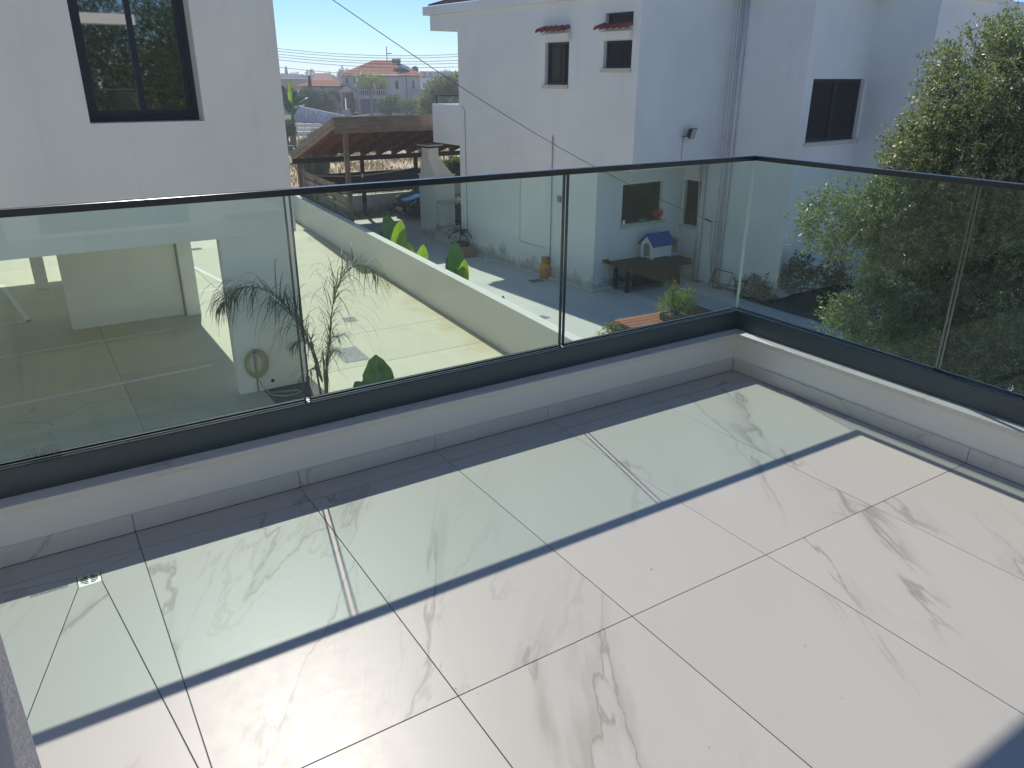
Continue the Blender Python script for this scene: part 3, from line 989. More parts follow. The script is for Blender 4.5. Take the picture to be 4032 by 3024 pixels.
def hwin(org, e1, en, a0, a1, b0, b1, mull=(), bars=(), curtain=None, sill=None, k=.055, depth=.10, sillk=(.05, .09)):
    """window set back in an opening of the house. e1 runs along the wall, en points inwards"""
    e2 = (0, 0, 1); en_ = Vector(en); o = Vector(org)
    fr_ = HB(rect_frame(o+en_*depth, e1, e2, en, a0, a1, b0, b1, k, .05), 'window_frame', M_wdark)
    E1 = Vector(e1)
    for mcx in mull:
        p = o+en_*(depth+.005)+E1*mcx
        HB(MB().bar(p+Vector((0, 0, b0+k)), p+Vector((0, 0, b1-k)), .07, .04, up=en), 'mullion', M_wdark, fr_)
    pl = o+en_*(depth+.025)
    q = MB(); ring = [pl+E1*(a0+k-.01)+Vector((0, 0, b0+k-.01)), pl+E1*(a1-k+.01)+Vector((0, 0, b0+k-.01)), pl+E1*(a1-k+.01)+Vector((0, 0, b1-k+.01)), pl+E1*(a0+k-.01)+Vector((0, 0, b1-k+.01))]
    q.extrude(ring, en_*.006)
    HB(q, 'pane', M_wglass, fr_)
    if curtain:
        c0, c1 = curtain
        rows = []
        nn = 60
        for z in (b0+.03, b1-.03):
            rows.append([tuple(o+en_*(depth+.11+.022*math.sin(i*1.7)+.01*math.sin(i*.63))+E1*(c0+(c1-c0)*i/nn)+Vector((0, 0, z))) for i in range(nn+1)])
        HB(MB().grid(rows), 'curtain', M_curt, smooth=True)
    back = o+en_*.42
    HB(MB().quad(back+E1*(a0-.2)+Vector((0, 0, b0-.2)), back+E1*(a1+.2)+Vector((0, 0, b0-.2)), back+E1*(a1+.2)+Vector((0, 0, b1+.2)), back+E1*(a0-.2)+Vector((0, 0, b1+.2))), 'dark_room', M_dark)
    for bxx in bars:
        p = o+en_*(depth-.03)+E1*bxx
        HB(MB().tube([p+Vector((0, 0, b0+.01)), p+Vector((0, 0, b1-.01))], .009, 6), 'grille_bar', M_wdark)
    if sill:
        s0, s1 = sill
        a = o+E1*s0-en_*sillk[0]; b = o+E1*s1-en_*sillk[0]
        HB(MB().hexa([a+Vector((0, 0, b0-sillk[1])), b+Vector((0, 0, b0-sillk[1])), b+en_*(sillk[0]+depth)+Vector((0, 0, b0-sillk[1])), a+en_*(sillk[0]+depth)+Vector((0, 0, b0-sillk[1])),
                      a+Vector((0, 0, b0-.002)), b+Vector((0, 0, b0-.002)), b+en_*(sillk[0]+depth)+Vector((0, 0, b0-.002)), a+en_*(sillk[0]+depth)+Vector((0, 0, b0-.002))]), 'window_sill', M_stone, bevel=.006)
OL = (0, 6.23, 0)
hwin(OL, (0, -1, 0), (1, 0, 0), 6.23-2.155, 6.23-1.22, 1.305, 2.29, mull=(4.72,), curtain=(4.35, 4.66), sill=(4.0, 5.02))
hwin(OL, (0, -1, 0), (1, 0, 0), 6.245, 7.17, 1.685, 2.27, bars=(6.44, 6.58, 6.72, 6.86, 7.0), curtain=(6.5, 6.95), sill=(6.19, 7.18))
hwin(OL, (0, -1, 0), (1, 0, 0), 6.26, 7.16, 2.595, 2.845)
hwin((0, 0, 0), (1, 0, 0), (0, 1, 0), .90, 2.385, -2.07, -1.055, curtain=(1.75, 2.3), sill=(.84, 2.52))
hwin((3.19, 0, 0), (0, -1, 0), (1, 0, 0), .045, .60, -2.265, -1.07, curtain=(.2, .58), sill=(-.03, .66))
hwin((3.19, -3.31, 0), (1, 0, 0), (0, 1, 0), .31, 2.46, .075, 1.477, mull=(1.385,), curtain=(.36, 2.4), sill=(.28, 2.50), k=.07)
# moulded hoods with barrel tiles over the two side windows
def hood(v0, v1, z, n):
    HB(MB().box(-.11, .0, v0-.02, v1+.06, z+.012, z+.20), 'hood_moulding', M_house, bevel=.015)
    for i in range(n):
        c = v0+.07+(v1-v0-.11)*i/(n-1)
        mb = MB(); rows = []
        for k in range(4):
            q = k/3
            uu = -.01-.25*q; zz = z+.30-.085*q; r = .082+.016*q
            rows.append([(uu, c+r*math.cos(a), zz+r*.9*math.sin(a)) for a in np.linspace(0, math.pi, 9)])
        mb.grid(rows)
        HB(mb, 'roof_tile', M_terra, solid=.014, smooth=True)
hood(1.20, 2.18, 2.29, 5)
hood(-.92, .02, 2.27, 5)
# services on the return wall
pp = MB().tube([(3.10, -.78, G+.02), (3.10, -.74, -.60)], .058, 12)
HB(pp, 'waste_pipe', M_pvc, smooth=True)
HB(MB().tube([(3.13, -.62, G+.02), (3.13, -.66, -2.2), (3.13, -.56, -.58)], .022, 8), 'thin_pipe', M_pvc, smooth=True)
for v, r, du in ((-1.24, .012, .03), (-1.33, .016, .03), (-1.40, .012, .03), (-1.51, .048, .06)):
    HB(MB().tube([(3.19-du, v, ZE), (3.19-du, v-.01, 0), (3.19-du, v+.01, G+.05)], r, 10), 'conduit', M_pvc, smooth=True)
for z in (.03, -2.05, 2.0, -3.0):
    HB(MB().box(3.12, 3.19, -1.60, -1.18, z, z+.02), 'pipe_bracket', M_pvc)
HB(MB().tube([(3.16, -1.12, -2.04), (3.10, -1.15, -2.3), (3.11, -1.22, -3.0), (3.04, -1.42, -3.62)], .006, 6), 'loose_wire', pmat('grey cable', (.10, .11, .11), rough=.6), smooth=True)
HB(MB().box(3.185, 3.19, -2.6, -.02, -3.22, -3.12), 'base_moulding', M_house, bevel=.01)
# pipe and meter box on the side wall
HB(MB().tube([(-.03, 1.735, .08), (-.03, 1.735, -3.3)], .013, 6), 'conduit', pmat('pinkish conduit', (.42, .36, .38), rough=.6), smooth=True)
HB(MB().box(-.05, 0, 1.35, 1.48, -1.58, -1.42), 'meter_box', M_grate, bevel=.006)
HB(MB().tube([(-.02, 6.05, .66), (-.02, 5.9, .55), (-.02, 5.85, -3.4)], .010, 6), 'drain_wire', pmat('grey wall cable', (.36, .36, .38), rough=.7), smooth=True)
HB(MB().box(-.02, .0, .02, .22, -.62, -.56), 'beam_end', M_conc2)
# lower building behind the tree on the right
b2 = thing('flat_roofed_annexe', 'white annexe with a pale fascia behind the top of the olive tree', 'house', (22, 14, G), th4)
mb = MB(); mb.box(22.0, 34, 13.0, 22, G, 3.3)
mb.build('wall', M_house, b2)
MB().box(21.6, 34, 12.6, 22, 3.302, 3.75).build('fascia', M_house, b2, bevel=.02)

# floodlight on the gable
flt = thing('floodlight', 'black square floodlight fixed on the grey blue house wall', 'lamp', (11.4, 12.7, .1))
Uv = Vector((math.cos(th4), math.sin(th4), 0)); Vv = Vector((-math.sin(th4), math.cos(th4), 0)); OH = Vector((9.67, 13.79, 0))
def HW(u, v, z): return OH+Uv*u+Vv*v+Vector((0, 0, z))
c = HW(1.80, -1.38, .24)
dn = (Uv*.30-Vv*.85-Vector((0, 0, .22))).normalized(); sx = Vector((0, 0, 1)).cross(dn).normalized(); uu = dn.cross(sx)
mb = MB(); q = [(-.16, -.13), (.16, -.13), (.16, .13), (-.16, .13)]
mb.hexa([*[c+sx*a*.7+uu*b*.7-dn*.11 for a, b in q], *[c+sx*a+uu*b for a, b in q]])
bod = mb.build('housing', M_black, flt, bevel=.008)
MB().hexa([*[c+sx*a*.86+uu*b*.86+dn*.001 for a, b in q], *[c+sx*a*.86+uu*b*.86+dn*.006 for a, b in q]]).build('lamp_glass', pmat('lamp glass', (.45, .48, .5), rough=.1), flt)
mb = MB(); mb.bar(HW(1.66, -1.17, .16), HW(1.72, -1.36, .20), .05, .02)
mb.build('bracket', M_black, flt)
MB().tube([HW(1.66, -1.185, .14), HW(1.66, -1.185, -.54)], .006, 5).build('feed_cable', M_grate, flt)

# overhead cable that crosses the sky to the house
pts = []
A = HW(3.13, -1.12, -2.05); B = Vector((1.375, 11.50, 3.17))
for i in range(31):
    q = i/30
    p = A.lerp(B, q); p.z -= .34*math.sin(math.pi*q)
    pts.append(p)
cb = thing('overhead_cable', 'thin dark cable slanting down across the sky to the house wall', 'cable', tuple(A))
MB().tube(pts, .0065, 6).build('wire', pmat('dark cable', (.06, .05, .06), rough=.7), cb, smooth=True)
MB().tube([pts[0]+(pts[1]-pts[0])*.02, pts[0]+(pts[1]-pts[0]).normalized()*.30], .022, 8).build('splice', M_black, cb, smooth=True)
# ------------------------------------------------------------------ things in the neighbour's courtyard
def P3(x, y, z): return Vector((x, y, z))
# gas bottle
M_gas = pmat('orange bottle paint', (.62, .29, .045), (.50, .23, .05), rough=.55, scale=7, fine=.08)
gb = thing('gas_bottle', 'orange yellow gas bottle with collar standing at the house wall', 'gas bottle', (9.44, 15.62, G), R_(0))
mb = MB().lathe([(.125, .0), (.135, .012), (.138, .06), (.150, .075), (.155, .10), (.155, .33), (.150, .37), (.13, .405), (.09, .425), (.02, .435)], (0, 0, 0), 28)
mb.build('cylinder_body', M_gas, gb, local=True, smooth=True)
mb = MB(); rows = []
for z in (.405, .45, .52, .575):
    rows.append([(.108*math.cos(a), .108*math.sin(a), z if not (z == .575 or z == .52) or abs(((a+.6) % 6.283)-3.4) > 0 else z) for a in np.linspace(R_(150), R_(395), 26)])
mb.grid(rows)
cl = mb.build('collar', M_gas, gb, local=True, solid=.006, smooth=True)
mb = MB(); mb.tube([(.108*math.cos(a), .108*math.sin(a), .575) for a in np.linspace(0, 2*math.pi, 27)], .009, 6, caps=False)
mb.build('collar_rim', pmat('rusty brown', (.16, .07, .03), (.10, .05, .03), rough=.8, scale=30), gb, local=True, smooth=True)
MB().box(-.103, -.097, -.06, .03, .47, .51).build('label_plate', pmat('dark label', (.08, .045, .02), rough=.6), cl, local=True)
MB().lathe([(.022, .42), (.022, .50), (.03, .505), (.03, .535), (.012, .54)], (0, 0, 0), 12).build('valve', M_grate, gb, local=True)
MB().box(-.01, .06, -.05, .05, .50, .56).build('regulator', pmat('grey regulator', (.42, .44, .44), rough=.4, metal=.3), gb, local=True, bevel=.01)
MB().tube([(.06, .0, .53), (.13, -.03, .56), (.20, -.05, .68), (.22, -.02, .95), (.26, .02, 1.08), (.33, .05, 1.13)], .011, 8).build('hose', M_black, gb, local=True, smooth=True)
# printed mark: flame and the lettering on the bottle's side
M_mark = pmat('dark print', (.10, .03, .02), rough=.6)
def on_bottle(a, z): return (.1562*math.cos(a), .1562*math.sin(a), z)
mb = MB()
a0 = R_(-112)
for da, z, w, h in ((-.02, .300, .05, .03), (0, .265, .11, .035), (-.05, .24, .06, .03), (.13, .262, .05, .012), (.20, .262, .05, .02), (.27, .262, .05, .02), (.34, .262, .05, .02), (.13, .25, .3, .004), (.24, .215, .2, .006)):
    pts = [on_bottle(a0+da+s*w/2, z+t*h/2) for s, t in ((-1, -1), (1, -1), (1, 1), (-1, 1))]
    mb.quad(*pts)
mb.build('printed_mark', M_mark, gb, local=True)

# workbench
M_bench = mat_wood('dark stained bench wood', (.018, .017, .018), (.045, .04, .038), axis='x', rough=.85)
M_benchr = mat_wood('dark red brown board', (.06, .02, .016), (.035, .014, .013), axis='x', rough=.8)
wb = thing('work_bench', 'dark weathered wooden work bench under the kitchen window', 'bench', (11.1, 13.4, G), R_(-2.5))
ZT = -2.97
for i in range(4):
    y0 = 13.06+i*.19
    x0 = 10.05+rnd.uniform(-.05, .05)+(.10 if i == 0 else 0); x1 = 12.28+rnd.uniform(-.06, .06)
    MB().box(x0, x1, y0, y0+.186, ZT-.035-rnd.uniform(0, .004), ZT).build('top_board', M_bench, wb, bevel=.004)
for x, y in ((10.33, 13.2), (10.33, 13.66), (11.85, 13.12), (11.85, 13.58)):
    MB().box(x-.04, x+.04, y-.04, y+.04, G, ZT-.04).build('leg', M_bench, wb, bevel=.004)
MB().box(10.42, 11.80, 13.10, 13.125, G+.16, ZT-.045).build('front_board', M_benchr, wb, bevel=.003)
MB().box(10.31, 10.35, 13.24, 13.62, G+.26, G+.36).build('side_rail', M_bench, wb)
MB().box(10.28, 10.36, 13.20, 13.70, ZT-.13, ZT-.042).build('side_rail', M_bench, wb)
MB().box(10.42, 11.80, 13.62, 13.66, ZT-.13, ZT-.042).build('back_rail', M_bench, wb)
solo('wood_block', MB().box(9.96, 10.12, 13.70, 13.80, ZT+.001, ZT+.075), mat_wood('orange brown block', (.22, .09, .035), (.15, .06, .03)), 'small orange brown wood block on the end of the bench', 'block', bevel=.004)

# dog house
M_dogw = pmat('white plastic', (.74, .76, .76), (.68, .70, .71), rough=.4, scale=3)
M_dogb = pmat('blue plastic roof', (.003, .065, .38), (.003, .055, .32), spec=.25, rough=.5, scale=4)
dh = thing('dog_house', 'white plastic dog house with a blue roof on the bench', 'kennel', (11.6, 13.57, ZT), R_(3))
lx, ly = .36, .21     # half length and half width
hz0, hz1, hza = .045, .40, .62
# gable end with arched door, facing -x
def gable(x, d, door=True):
    mb = MB()
    out = [(-ly, hz0), (ly, hz0), (ly, hz1), (0, hza), (-ly, hz1)]
    if not door:
        mb.extrude([(x, y, z) for y, z in out], (d, 0, 0)); return mb
    arch = [(-.115, hz0+.02)] + [(.115*-math.cos(a), .30+.115*math.sin(a)) for a in np.linspace(0, math.pi, 11)] + [(.115, hz0+.02)]
    # strip between outer and door outline
    o2 = [(-ly, hz0), (-ly, hz0+.02), (-ly, .20), (-ly, .30), (-ly, hz1), (-.13, .47), (-.07, .54), (0, hza), (.07, .54), (.13, .47), (ly, hz1), (ly, .30), (ly, hz0+.02)]
    a2 = arch
    n = min(len(o2), len(a2))
    for xx, flip in ((x, False), (x+d, True)):
        rows = [[(xx, y, z) for y, z in o2[:n]], [(xx, y, z) for y, z in a2[:n]]]
        mb.grid(rows)
    mb.grid([[(x, y, z) for y, z in a2[:n]], [(x+d, y, z) for y, z in a2[:n]]])
    mb.grid([[(x, y, z) for y, z in o2[:n]], [(x+d, y, z) for y, z in o2[:n]]])
    mb.box(x, x+d, -ly, ly, hz0-.01, hz0+.02)
    return mb
gable(-lx, .02).build('front_panel', M_dogw, dh, local=True)
gable(lx-.02, .02, False).build('back_panel', M_dogw, dh, local=True)
for s in (-1, 1):
    MB().box(-lx+.021, lx-.021, s*ly-.01, s*ly+.01, hz0, hz1).build('side_panel', M_dogw, dh, local=True, bevel=.004)
    # window moulding with grille slots on the side
    wn = MB(); wn.box(-.12, .16, s*ly+s*.011, s*ly+s*.016, .21, .225); wn.box(-.12, .16, s*ly+s*.011, s*ly+s*.016, .345, .36)
    wn.box(-.135, -.12, s*ly+s*.011, s*ly+s*.016, .21, .36); wn.box(.16, .175, s*ly+s*.011, s*ly+s*.016, .21, .36)
    for k in range(7): wn.box(-.12, .16, s*ly+s*.011, s*ly+s*.013, .235+k*.016, .241+k*.016)
    wn.build('side_grille', M_dogw, dh, local=True)
MB().box(-lx+.022, lx-.022, -ly+.011, ly-.011, hz0, hz0+.012).build('floor_plate', M_dogw, dh, local=True)
for x in (-lx+.04, lx-.04):
    for y in (-ly+.03, ly-.03):
        MB().box(x-.03, x+.03, y-.03, y+.03, 0, hz0-.011).build('foot', M_dogw, dh, local=True, bevel=.006)
for s in (-1, 1):
    mb = MB(); e = .07
    mb.hexa([(-lx-.055, 0, hza+.012), (lx+.055, 0, hza+.012), (lx+.055, s*(ly+e), hz1-.062), (-lx-.055, s*(ly+e), hz1-.062),
             (-lx-.055, 0, hza+.042), (lx+.055, 0, hza+.042), (lx+.055, s*(ly+e+.012), hz1-.034), (-lx-.055, s*(ly+e+.012), hz1-.034)])
    mb.build('roof_half', M_dogb, dh, local=True, bevel=.006)
M_card = pmat('brown cardboard', (.33, .22, .12), (.27, .18, .10), rough=.85, scale=5, fine=.05)
solo('cardboard_box', MB().box(12.02, 12.26, 13.45, 13.68, ZT+.105, ZT+.46), M_card, 'upright brown cardboard box behind the dog house', 'box', bevel=.004)
solo('storage_tray', MB().box(11.99, 12.27, 13.40, 13.70, ZT+.002, ZT+.102), pmat('pale plastic tray', (.42, .44, .42), rough=.5), 'low grey tray under the cardboard box on the bench', 'tray', bevel=.006)
ws = thing('wood_offcuts', 'dark planks stacked under the end of the bench top', 'planks', (12.3, 13.3, ZT-.2))
for i in range(3):
    MB().box(12.02+i*.03, 12.50+i*.04, 13.10+i*.06, 13.20+i*.06, ZT-.20+i*.042, ZT-.162+i*.042).build('plank', M_bench, ws)
for x in (12.08,):
    MB().box(x, x+.05, 13.12, 13.30, G, ZT-.203).build('trestle', M_bench, ws)

# pots on the kitchen window sill
fp = thing('flower_pot', 'terracotta pot of orange flowers on the kitchen sill', 'plant', tuple(HW(2.22, -.10, -2.068)))
cc = HW(2.22, -.02, -2.068)
MB().lathe([(.05, 0), (.075, .11), (.082, .11), (.082, .13), (.07, .13)], tuple(cc), 14).build('pot', M_terra, fp, smooth=False)
V, F = leaf_arrays(np.array(cc)+np.array([0, 0, .19])+rng.normal(size=(220, 3))*np.array([.065, .065, .045]), rng.normal(size=(220, 3)), .05, .04)
raw_mesh('blossom', V, F, mat_leaf('orange petals', (.75, .13, .03), (.6, .08, .03), trans=.3), fp)
cc = HW(1.64, -.04, -2.068)
solo('green_tub', MB().lathe([(.07, 0), (.09, .085), (.095, .085), (.095, .10), (.08, .10)], tuple(cc), 16), pmat('green plastic tub', (.10, .24, .13), rough=.4), 'small green tub on the kitchen sill', 'tub')
cc = HW(.97, -.03, -2.068)
solo('white_figurine', MB().lathe([(.03, 0), (.045, .03), (.03, .06), (.04, .09), (.02, .12), (.004, .13)], tuple(cc), 12), M_dogw, 'tiny white ornament at the corner of the kitchen sill', 'ornament', smooth=True)

# slatted garden table with planter
M_plank = mat_wood('red brown slats', (.33, .125, .065), (.22, .085, .05), axis='x', rough=.6)
gtb = thing('garden_table', 'red brown slatted wooden garden table half in sun', 'table', (8.0, 9.2, G), R_(-3.0))
for i in range(7):
    y1 = .44-i*.150
    MB().box(-1.08+rnd.uniform(-.01, .01), 1.10+rnd.uniform(-.01, .01), y1-.136, y1, .725, .75).build('slat', M_plank, gtb, local=True, bevel=.003)
for x in (-.8, .8):
    MB().box(x-.04, x+.04, -.56, .38, .66, .724).build('cross_bearer', M_bench, gtb, local=True)
    for y in (-.45, .28):
        mb = MB(); mb.bar((x*1.02, y*1.0, 0), (x*.97, y*.7, .66), .07, .07); mb.build('leg', M_grate, gtb, local=True)
pl = thing('planter_box', 'grey wooden planter with bushy yellow green plant on the garden table', 'planter', (8.0, 9.06, G+.75), R_(-3))
M_plt = pmat('grey planter board', (.13, .125, .115), (.09, .088, .08), rough=.8, scale=6, stretch=(1, 8, 8))
for a in ((-.25, .25, -.19, -.172), (-.25, .25, .172, .19), (-.25, -.232, -.171, .171), (.232, .25, -.171, .171)):
    MB().box(*a, .0, .135).build('side_board', M_plt, pl, local=True, bevel=.003)
MB().box(-.231, .231, -.170, .170, .0, .11).build('soil', M_soil, pl, local=True)
M_yleaf = mat_leaf('yellow green leaves', (.27, .30, .045), (.15, .21, .035), trans=.4)
base = np.array([8.0, 9.06, G+.93])
lob = [(base+np.array(o), np.array(r)) for o, r in (((-.22, .10, .12), (.14, .12, .14)), ((-.03, .10, .30), (.10, .10, .22)), ((.10, .02, .20), (.16, .13, .14)), ((.30, .0, .14), (.13, .12, .15)), ((.24, -.02, .03), (.16, .10, .09)), ((.34, .05, .26), (.08, .08, .10)))]
leafy('foliage', M_yleaf, pl, lob, 300, 9, .15, .030, .021, shell=.35)
mb = MB(); limbs(mb, (8.0, 9.06, G+.85), [tuple(l[0]) for l in lob]+[(8.42, 9.02, G+1.12), (7.98, 9.2, G+1.32)], .012, .003, .03, 5)
mb.build('stem', M_bench, pl)
solo('ornament_post', MB().lathe([(.02, 0), (.02, .62), (.035, .64), (.03, .70), (.01, .72)], (8.02, 9.20, G+.81), 10), pmat('dark post', (.05, .03, .03), rough=.6), 'dark knobbed stake in the middle of the planter', 'stake', smooth=True)

# metal trestle frame by the pipes
rs = thing('metal_trestle', 'rusty bent metal trestle frame beside the wall pipes', 'frame', (12.85, 12.25, G), 0)
M_rust = pmat('rusted steel rod', (.05, .05, .045), (.09, .06, .045), rough=.8, scale=20)
top1, top2 = (12.78, 12.50, G+.47), (12.90, 12.0, G+.45)
for tp, f1, f2 in ((top1, (12.66, 12.44, G), (12.84, 12.74, G)), (top2, (12.78, 12.05, G), (12.95, 11.82, G))):
    MB().tube([f1, tp, f2], .013, 6).build('leg', M_rust, rs)
MB().tube([top1, top2], .013, 6).build('top_bar', M_rust, rs)
MB().tube([(12.69, 12.45, G+.10), (12.80, 12.04, G+.10)], .010, 6).build('stretcher', M_rust, rs)
MB().tube([(12.83, 12.69, G+.10), (12.94, 11.87, G+.10)], .010, 6).build('stretcher', M_rust, rs)
for k, c in enumerate(((12.78, 12.28), (12.92, 11.92))):
    grate('drain_grate', ('rusty drain cover under the far foot of the metal trestle', 'rusty drain cover under the near foot of the metal trestle')[k], c, .36, .30, .2, 6)
grate('drain_grate', 'dark round-edged drain at the foot of the waste pipe', (12.82, 13.10), .30, .26, .1, 6)

# flower bed and shrubs against the house wing
M_shr = mat_leaf('dark shrub leaves', (.03, .065, .022), (.018, .042, .016), trans=.2, rough=.75, spec=.15)
M_pink = mat_leaf('pink blossom', (.55, .36, .42), (.62, .45, .50), trans=.3)
struct('flower_bed', MB().grid([[(x, y, G+.03+.03*math.sin(5*x+3*y)) for x in np.linspace(12.45, 15.2, 9)] for y in np.linspace(6.8, 11.5, 12)]), M_soil)
MB_k = MB(); 
def shrub(name, label, c, lobes, tw, pink=0, cat='shrub', mat=None, leaf=(.055, .035), group=None, per=9, tl=.16, stems=6):
    t = thing(name, label, cat, c, 0, group)
    lb = [(np.array(c)+np.array(o), np.array(r)) for o, r in lobes]
    leafy('foliage', mat or M_shr, t, lb, tw, per, tl, leaf[0], leaf[1], shell=.35)
    mb = MB(); tg = [tuple(np.array(l[0])+rng.normal(size=3)*.1) for l in lb]
    limbs(mb, c, tg*max(1, stems//max(1, len(tg))), .014, .004, .05, 5)
    mb.build('stem', M_rust, t)
    if pink:
        k = lb[0]; V, F = leaf_arrays(np.array(c)+np.array([-.25, .15, .18])+rng.normal(size=(pink, 3))*np.array([.16, .22, .12]), rng.normal(size=(pink, 3)), .05, .045)
        raw_mesh('blossom', V, F, M_pink, t)
    return t
shrub('flowering_shrub', 'low dark shrub with pale pink blossom at the glass corner', (12.95, 11.15, G), (((-.1, .2, .22), (.34, .36, .20)), ((.1, 0, .38), (.22, .24, .18)), ((-.2, -.3, .14), (.3, .3, .14))), 210, 260)
shrub('leafy_shrub', 'taller dark leafy shrub against the grey blue wall', (13.30, 10.35, G), (((0, 0, .62), (.30, .34, .42)), ((.0, -.1, 1.0), (.2, .26, .26)), ((.05, .3, .42), (.26, .3, .26)), ((.0, -.55, .66), (.26, .3, .34))), 420)
shrub('leafy_shrub', 'dark shrub half hidden behind the olive branches', (13.5, 9.35, G), (((0, 0, .5), (.4, .4, .45)), ((0, .1, .95), (.3, .3, .3))), 300)
shrub('dry_plant', 'small dried plant by the garden table at the base channel', (7.80, 10.66, G), (((-.12, 0, .10), (.12, .1, .10)), ((.12, 0, .12), (.12, .1, .11))), 60, mat=mat_leaf('dried leaves', (.34, .33, .17), (.24, .24, .13), trans=.3), leaf=(.10, .03))

# potted plant, carton and scrap by the wall
pc = thing('plant_pot', 'wide dark plant pot with a drooping plant behind a carton', 'plant', (9.02, 19.70, G))
MB().lathe([(.17, 0), (.21, .06), (.25, .27), (.275, .28), (.275, .33), (.25, .335), (.24, .29), (.0, .29)], (9.02, 19.70, G), 22).build('pot', pmat('dark blue black pot', (.02, .03, .045), rough=.5), pc, smooth=True)
mb = MB(); mb.tube([(9.02, 19.70, G+.28), (9.02, 19.70, G+1.02)], .022, 8, .016); mb.build('stem', M_bench, pc)
k = 26
P0 = np.array([9.02, 19.70, G+.72])+rng.normal(size=(k, 3))*.03
a = rng.random(k)*6.28
D0 = np.stack([np.cos(a), np.sin(a), -.9*rng.random(k)+.2], 1)
V, F = leaf_arrays(P0, D0, .38, .035)
V2, F2 = leaf_arrays(P0+unit(D0)*.36, D0+np.array([0, 0, -1.6]), .22, .035)
raw_mesh('foliage', np.concatenate([V, V2]), np.concatenate([F, F2+len(V)]), M_shr, pc)
ct = thing('carton', 'brown cardboard carton on the ground in front of the dark pot', 'box', (8.96, 19.08, G), R_(-8))
MB().box(-.20, .20, -.15, .15, 0, .27).build('box_body', M_card, ct, local=True, bevel=.006)
MB().box(-.205, .205, -.152, -.002, .271, .277).build('flap', M_card, ct, local=True); MB().box(-.205, .205, .004, .154, .271, .281).build('flap', M_card, ct, local=True)
MB().box(-.19, -.12, -.152, -.149, .04, .12).build('printed_label', pmat('label print', (.15, .17, .17), rough=.6), ct, local=True)
mb = MB(); mb._add([(9.0, 18.05, G+.004), (9.28, 18.15, G+.01), (9.30, 18.32, G+.02), (9.12, 18.34, G+.09), (8.98, 18.2, G+.03)], [(0, 1, 3), (1, 2, 3), (0, 3, 4)])
solo('paper_scrap', mb, pmat('pale blue paper', (.62, .70, .72), rough=.7), 'crumpled pale blue scrap lying by the wall foot', 'scrap', solid=.004)

# barbecue chimney, counter, steps and picket gate at the house corner
M_bbq = mat_plaster('rough cream barbecue render', (.80, .79, .74), stain=(.36, .34, .30), zlo=G, zhi=G+.8, bs=60, bstr=.6, dirt=.1)
bq = thing('barbecue_chimney', 'white masonry barbecue with tapering hood and flat capped flue', 'barbecue', (9.9, 22.95, G), R_(8))
b = MB(); b.box(-.40, .42, -.48, .48, 0, 2.02); b.build('body', M_bbq, bq, local=True, bevel=.012)
MB().box(-.43, .46, -.51, .51, 2.021, 2.06).build('ledge', M_bbq, bq, local=True, bevel=.008)
h = MB(); h.hexa([(-.36, -.44, 2.061), (.38, -.44, 2.061), (.38, .44, 2.061), (-.36, .44, 2.061), (-.42, -.20, 2.60), (-.02, -.20, 2.60), (-.02, .22, 2.60), (-.42, .22, 2.60)])
h.hexa([(-.42, -.20, 2.601), (-.02, -.20, 2.601), (-.02, .22, 2.601), (-.42, .22, 2.601), (-.42, -.20, 2.93), (-.02, -.20, 2.93), (-.02, .22, 2.93), (-.42, .22, 2.93)])
h.build('hood', M_bbq, bq, local=True)
MB().box(-.38, -.12, -.14, .16, 2.931, 3.0).build('flue_gap', M_dark, bq, local=True)
MB().box(-.54, .10, -.32, .34, 3.001, 3.045).build('flue_cap', M_conc2, bq, local=True, bevel=.006)
ctr = thing('stone_counter', 'pale counter ledge beside the barbecue', 'counter', (10.2, 22.2, G), R_(8))
MB().box(9.60, 10.52, 21.98, 22.40, -2.55, -2.47).build('slab', M_stone, ctr, bevel=.006)
MB().box(9.62, 10.02, 22.05, 22.38, G+.4, -2.551).build('support', M_bbq, ctr)
MB().lathe([(.12, 0), (.10, .03), (.03, .07), (.02, .10)], (10.33, 22.15, -2.469), 12).build('bowl', M_dogw, ctr, smooth=True)
pk = thing('picket_gate', 'small dark picket gate beside the barbecue', 'gate', (10.25, 22.0, G+.4))
for i in range(8):
    x = 10.03+i*.068
    hgt = .80+rnd.uniform(-.02, .02)
    MB().extrude([(x, 21.86, G+.42), (x+.05, 21.86, G+.42), (x+.05, 21.86, G+.38+hgt-.05), (x+.025, 21.86, G+.38+hgt), (x, 21.86, G+.38+hgt-.05)], (0, .018, 0)).build('picket', M_bench, pk)
for z in (.55, 1.02): MB().box(10.02, 10.58, 21.88, 21.905, G+z, G+z+.05).build('rail', M_bench, pk)
st = thing('stone_steps', 'two worn stone steps by the house corner', 'steps', (9.7, 21.3, G))
MB().prism([(9.12, 20.62), (11.2, 20.62), (11.2, 22.42), (9.50, 22.42), (9.12, 21.7)], G, G+.19).build('step', M_conc2, st, bevel=.015)
MB().prism([(9.48, 20.66), (11.2, 20.66), (11.2, 22.40), (9.70, 22.40), (9.48, 21.5)], G+.191, G+.38).build('step', M_stone, st, bevel=.015)
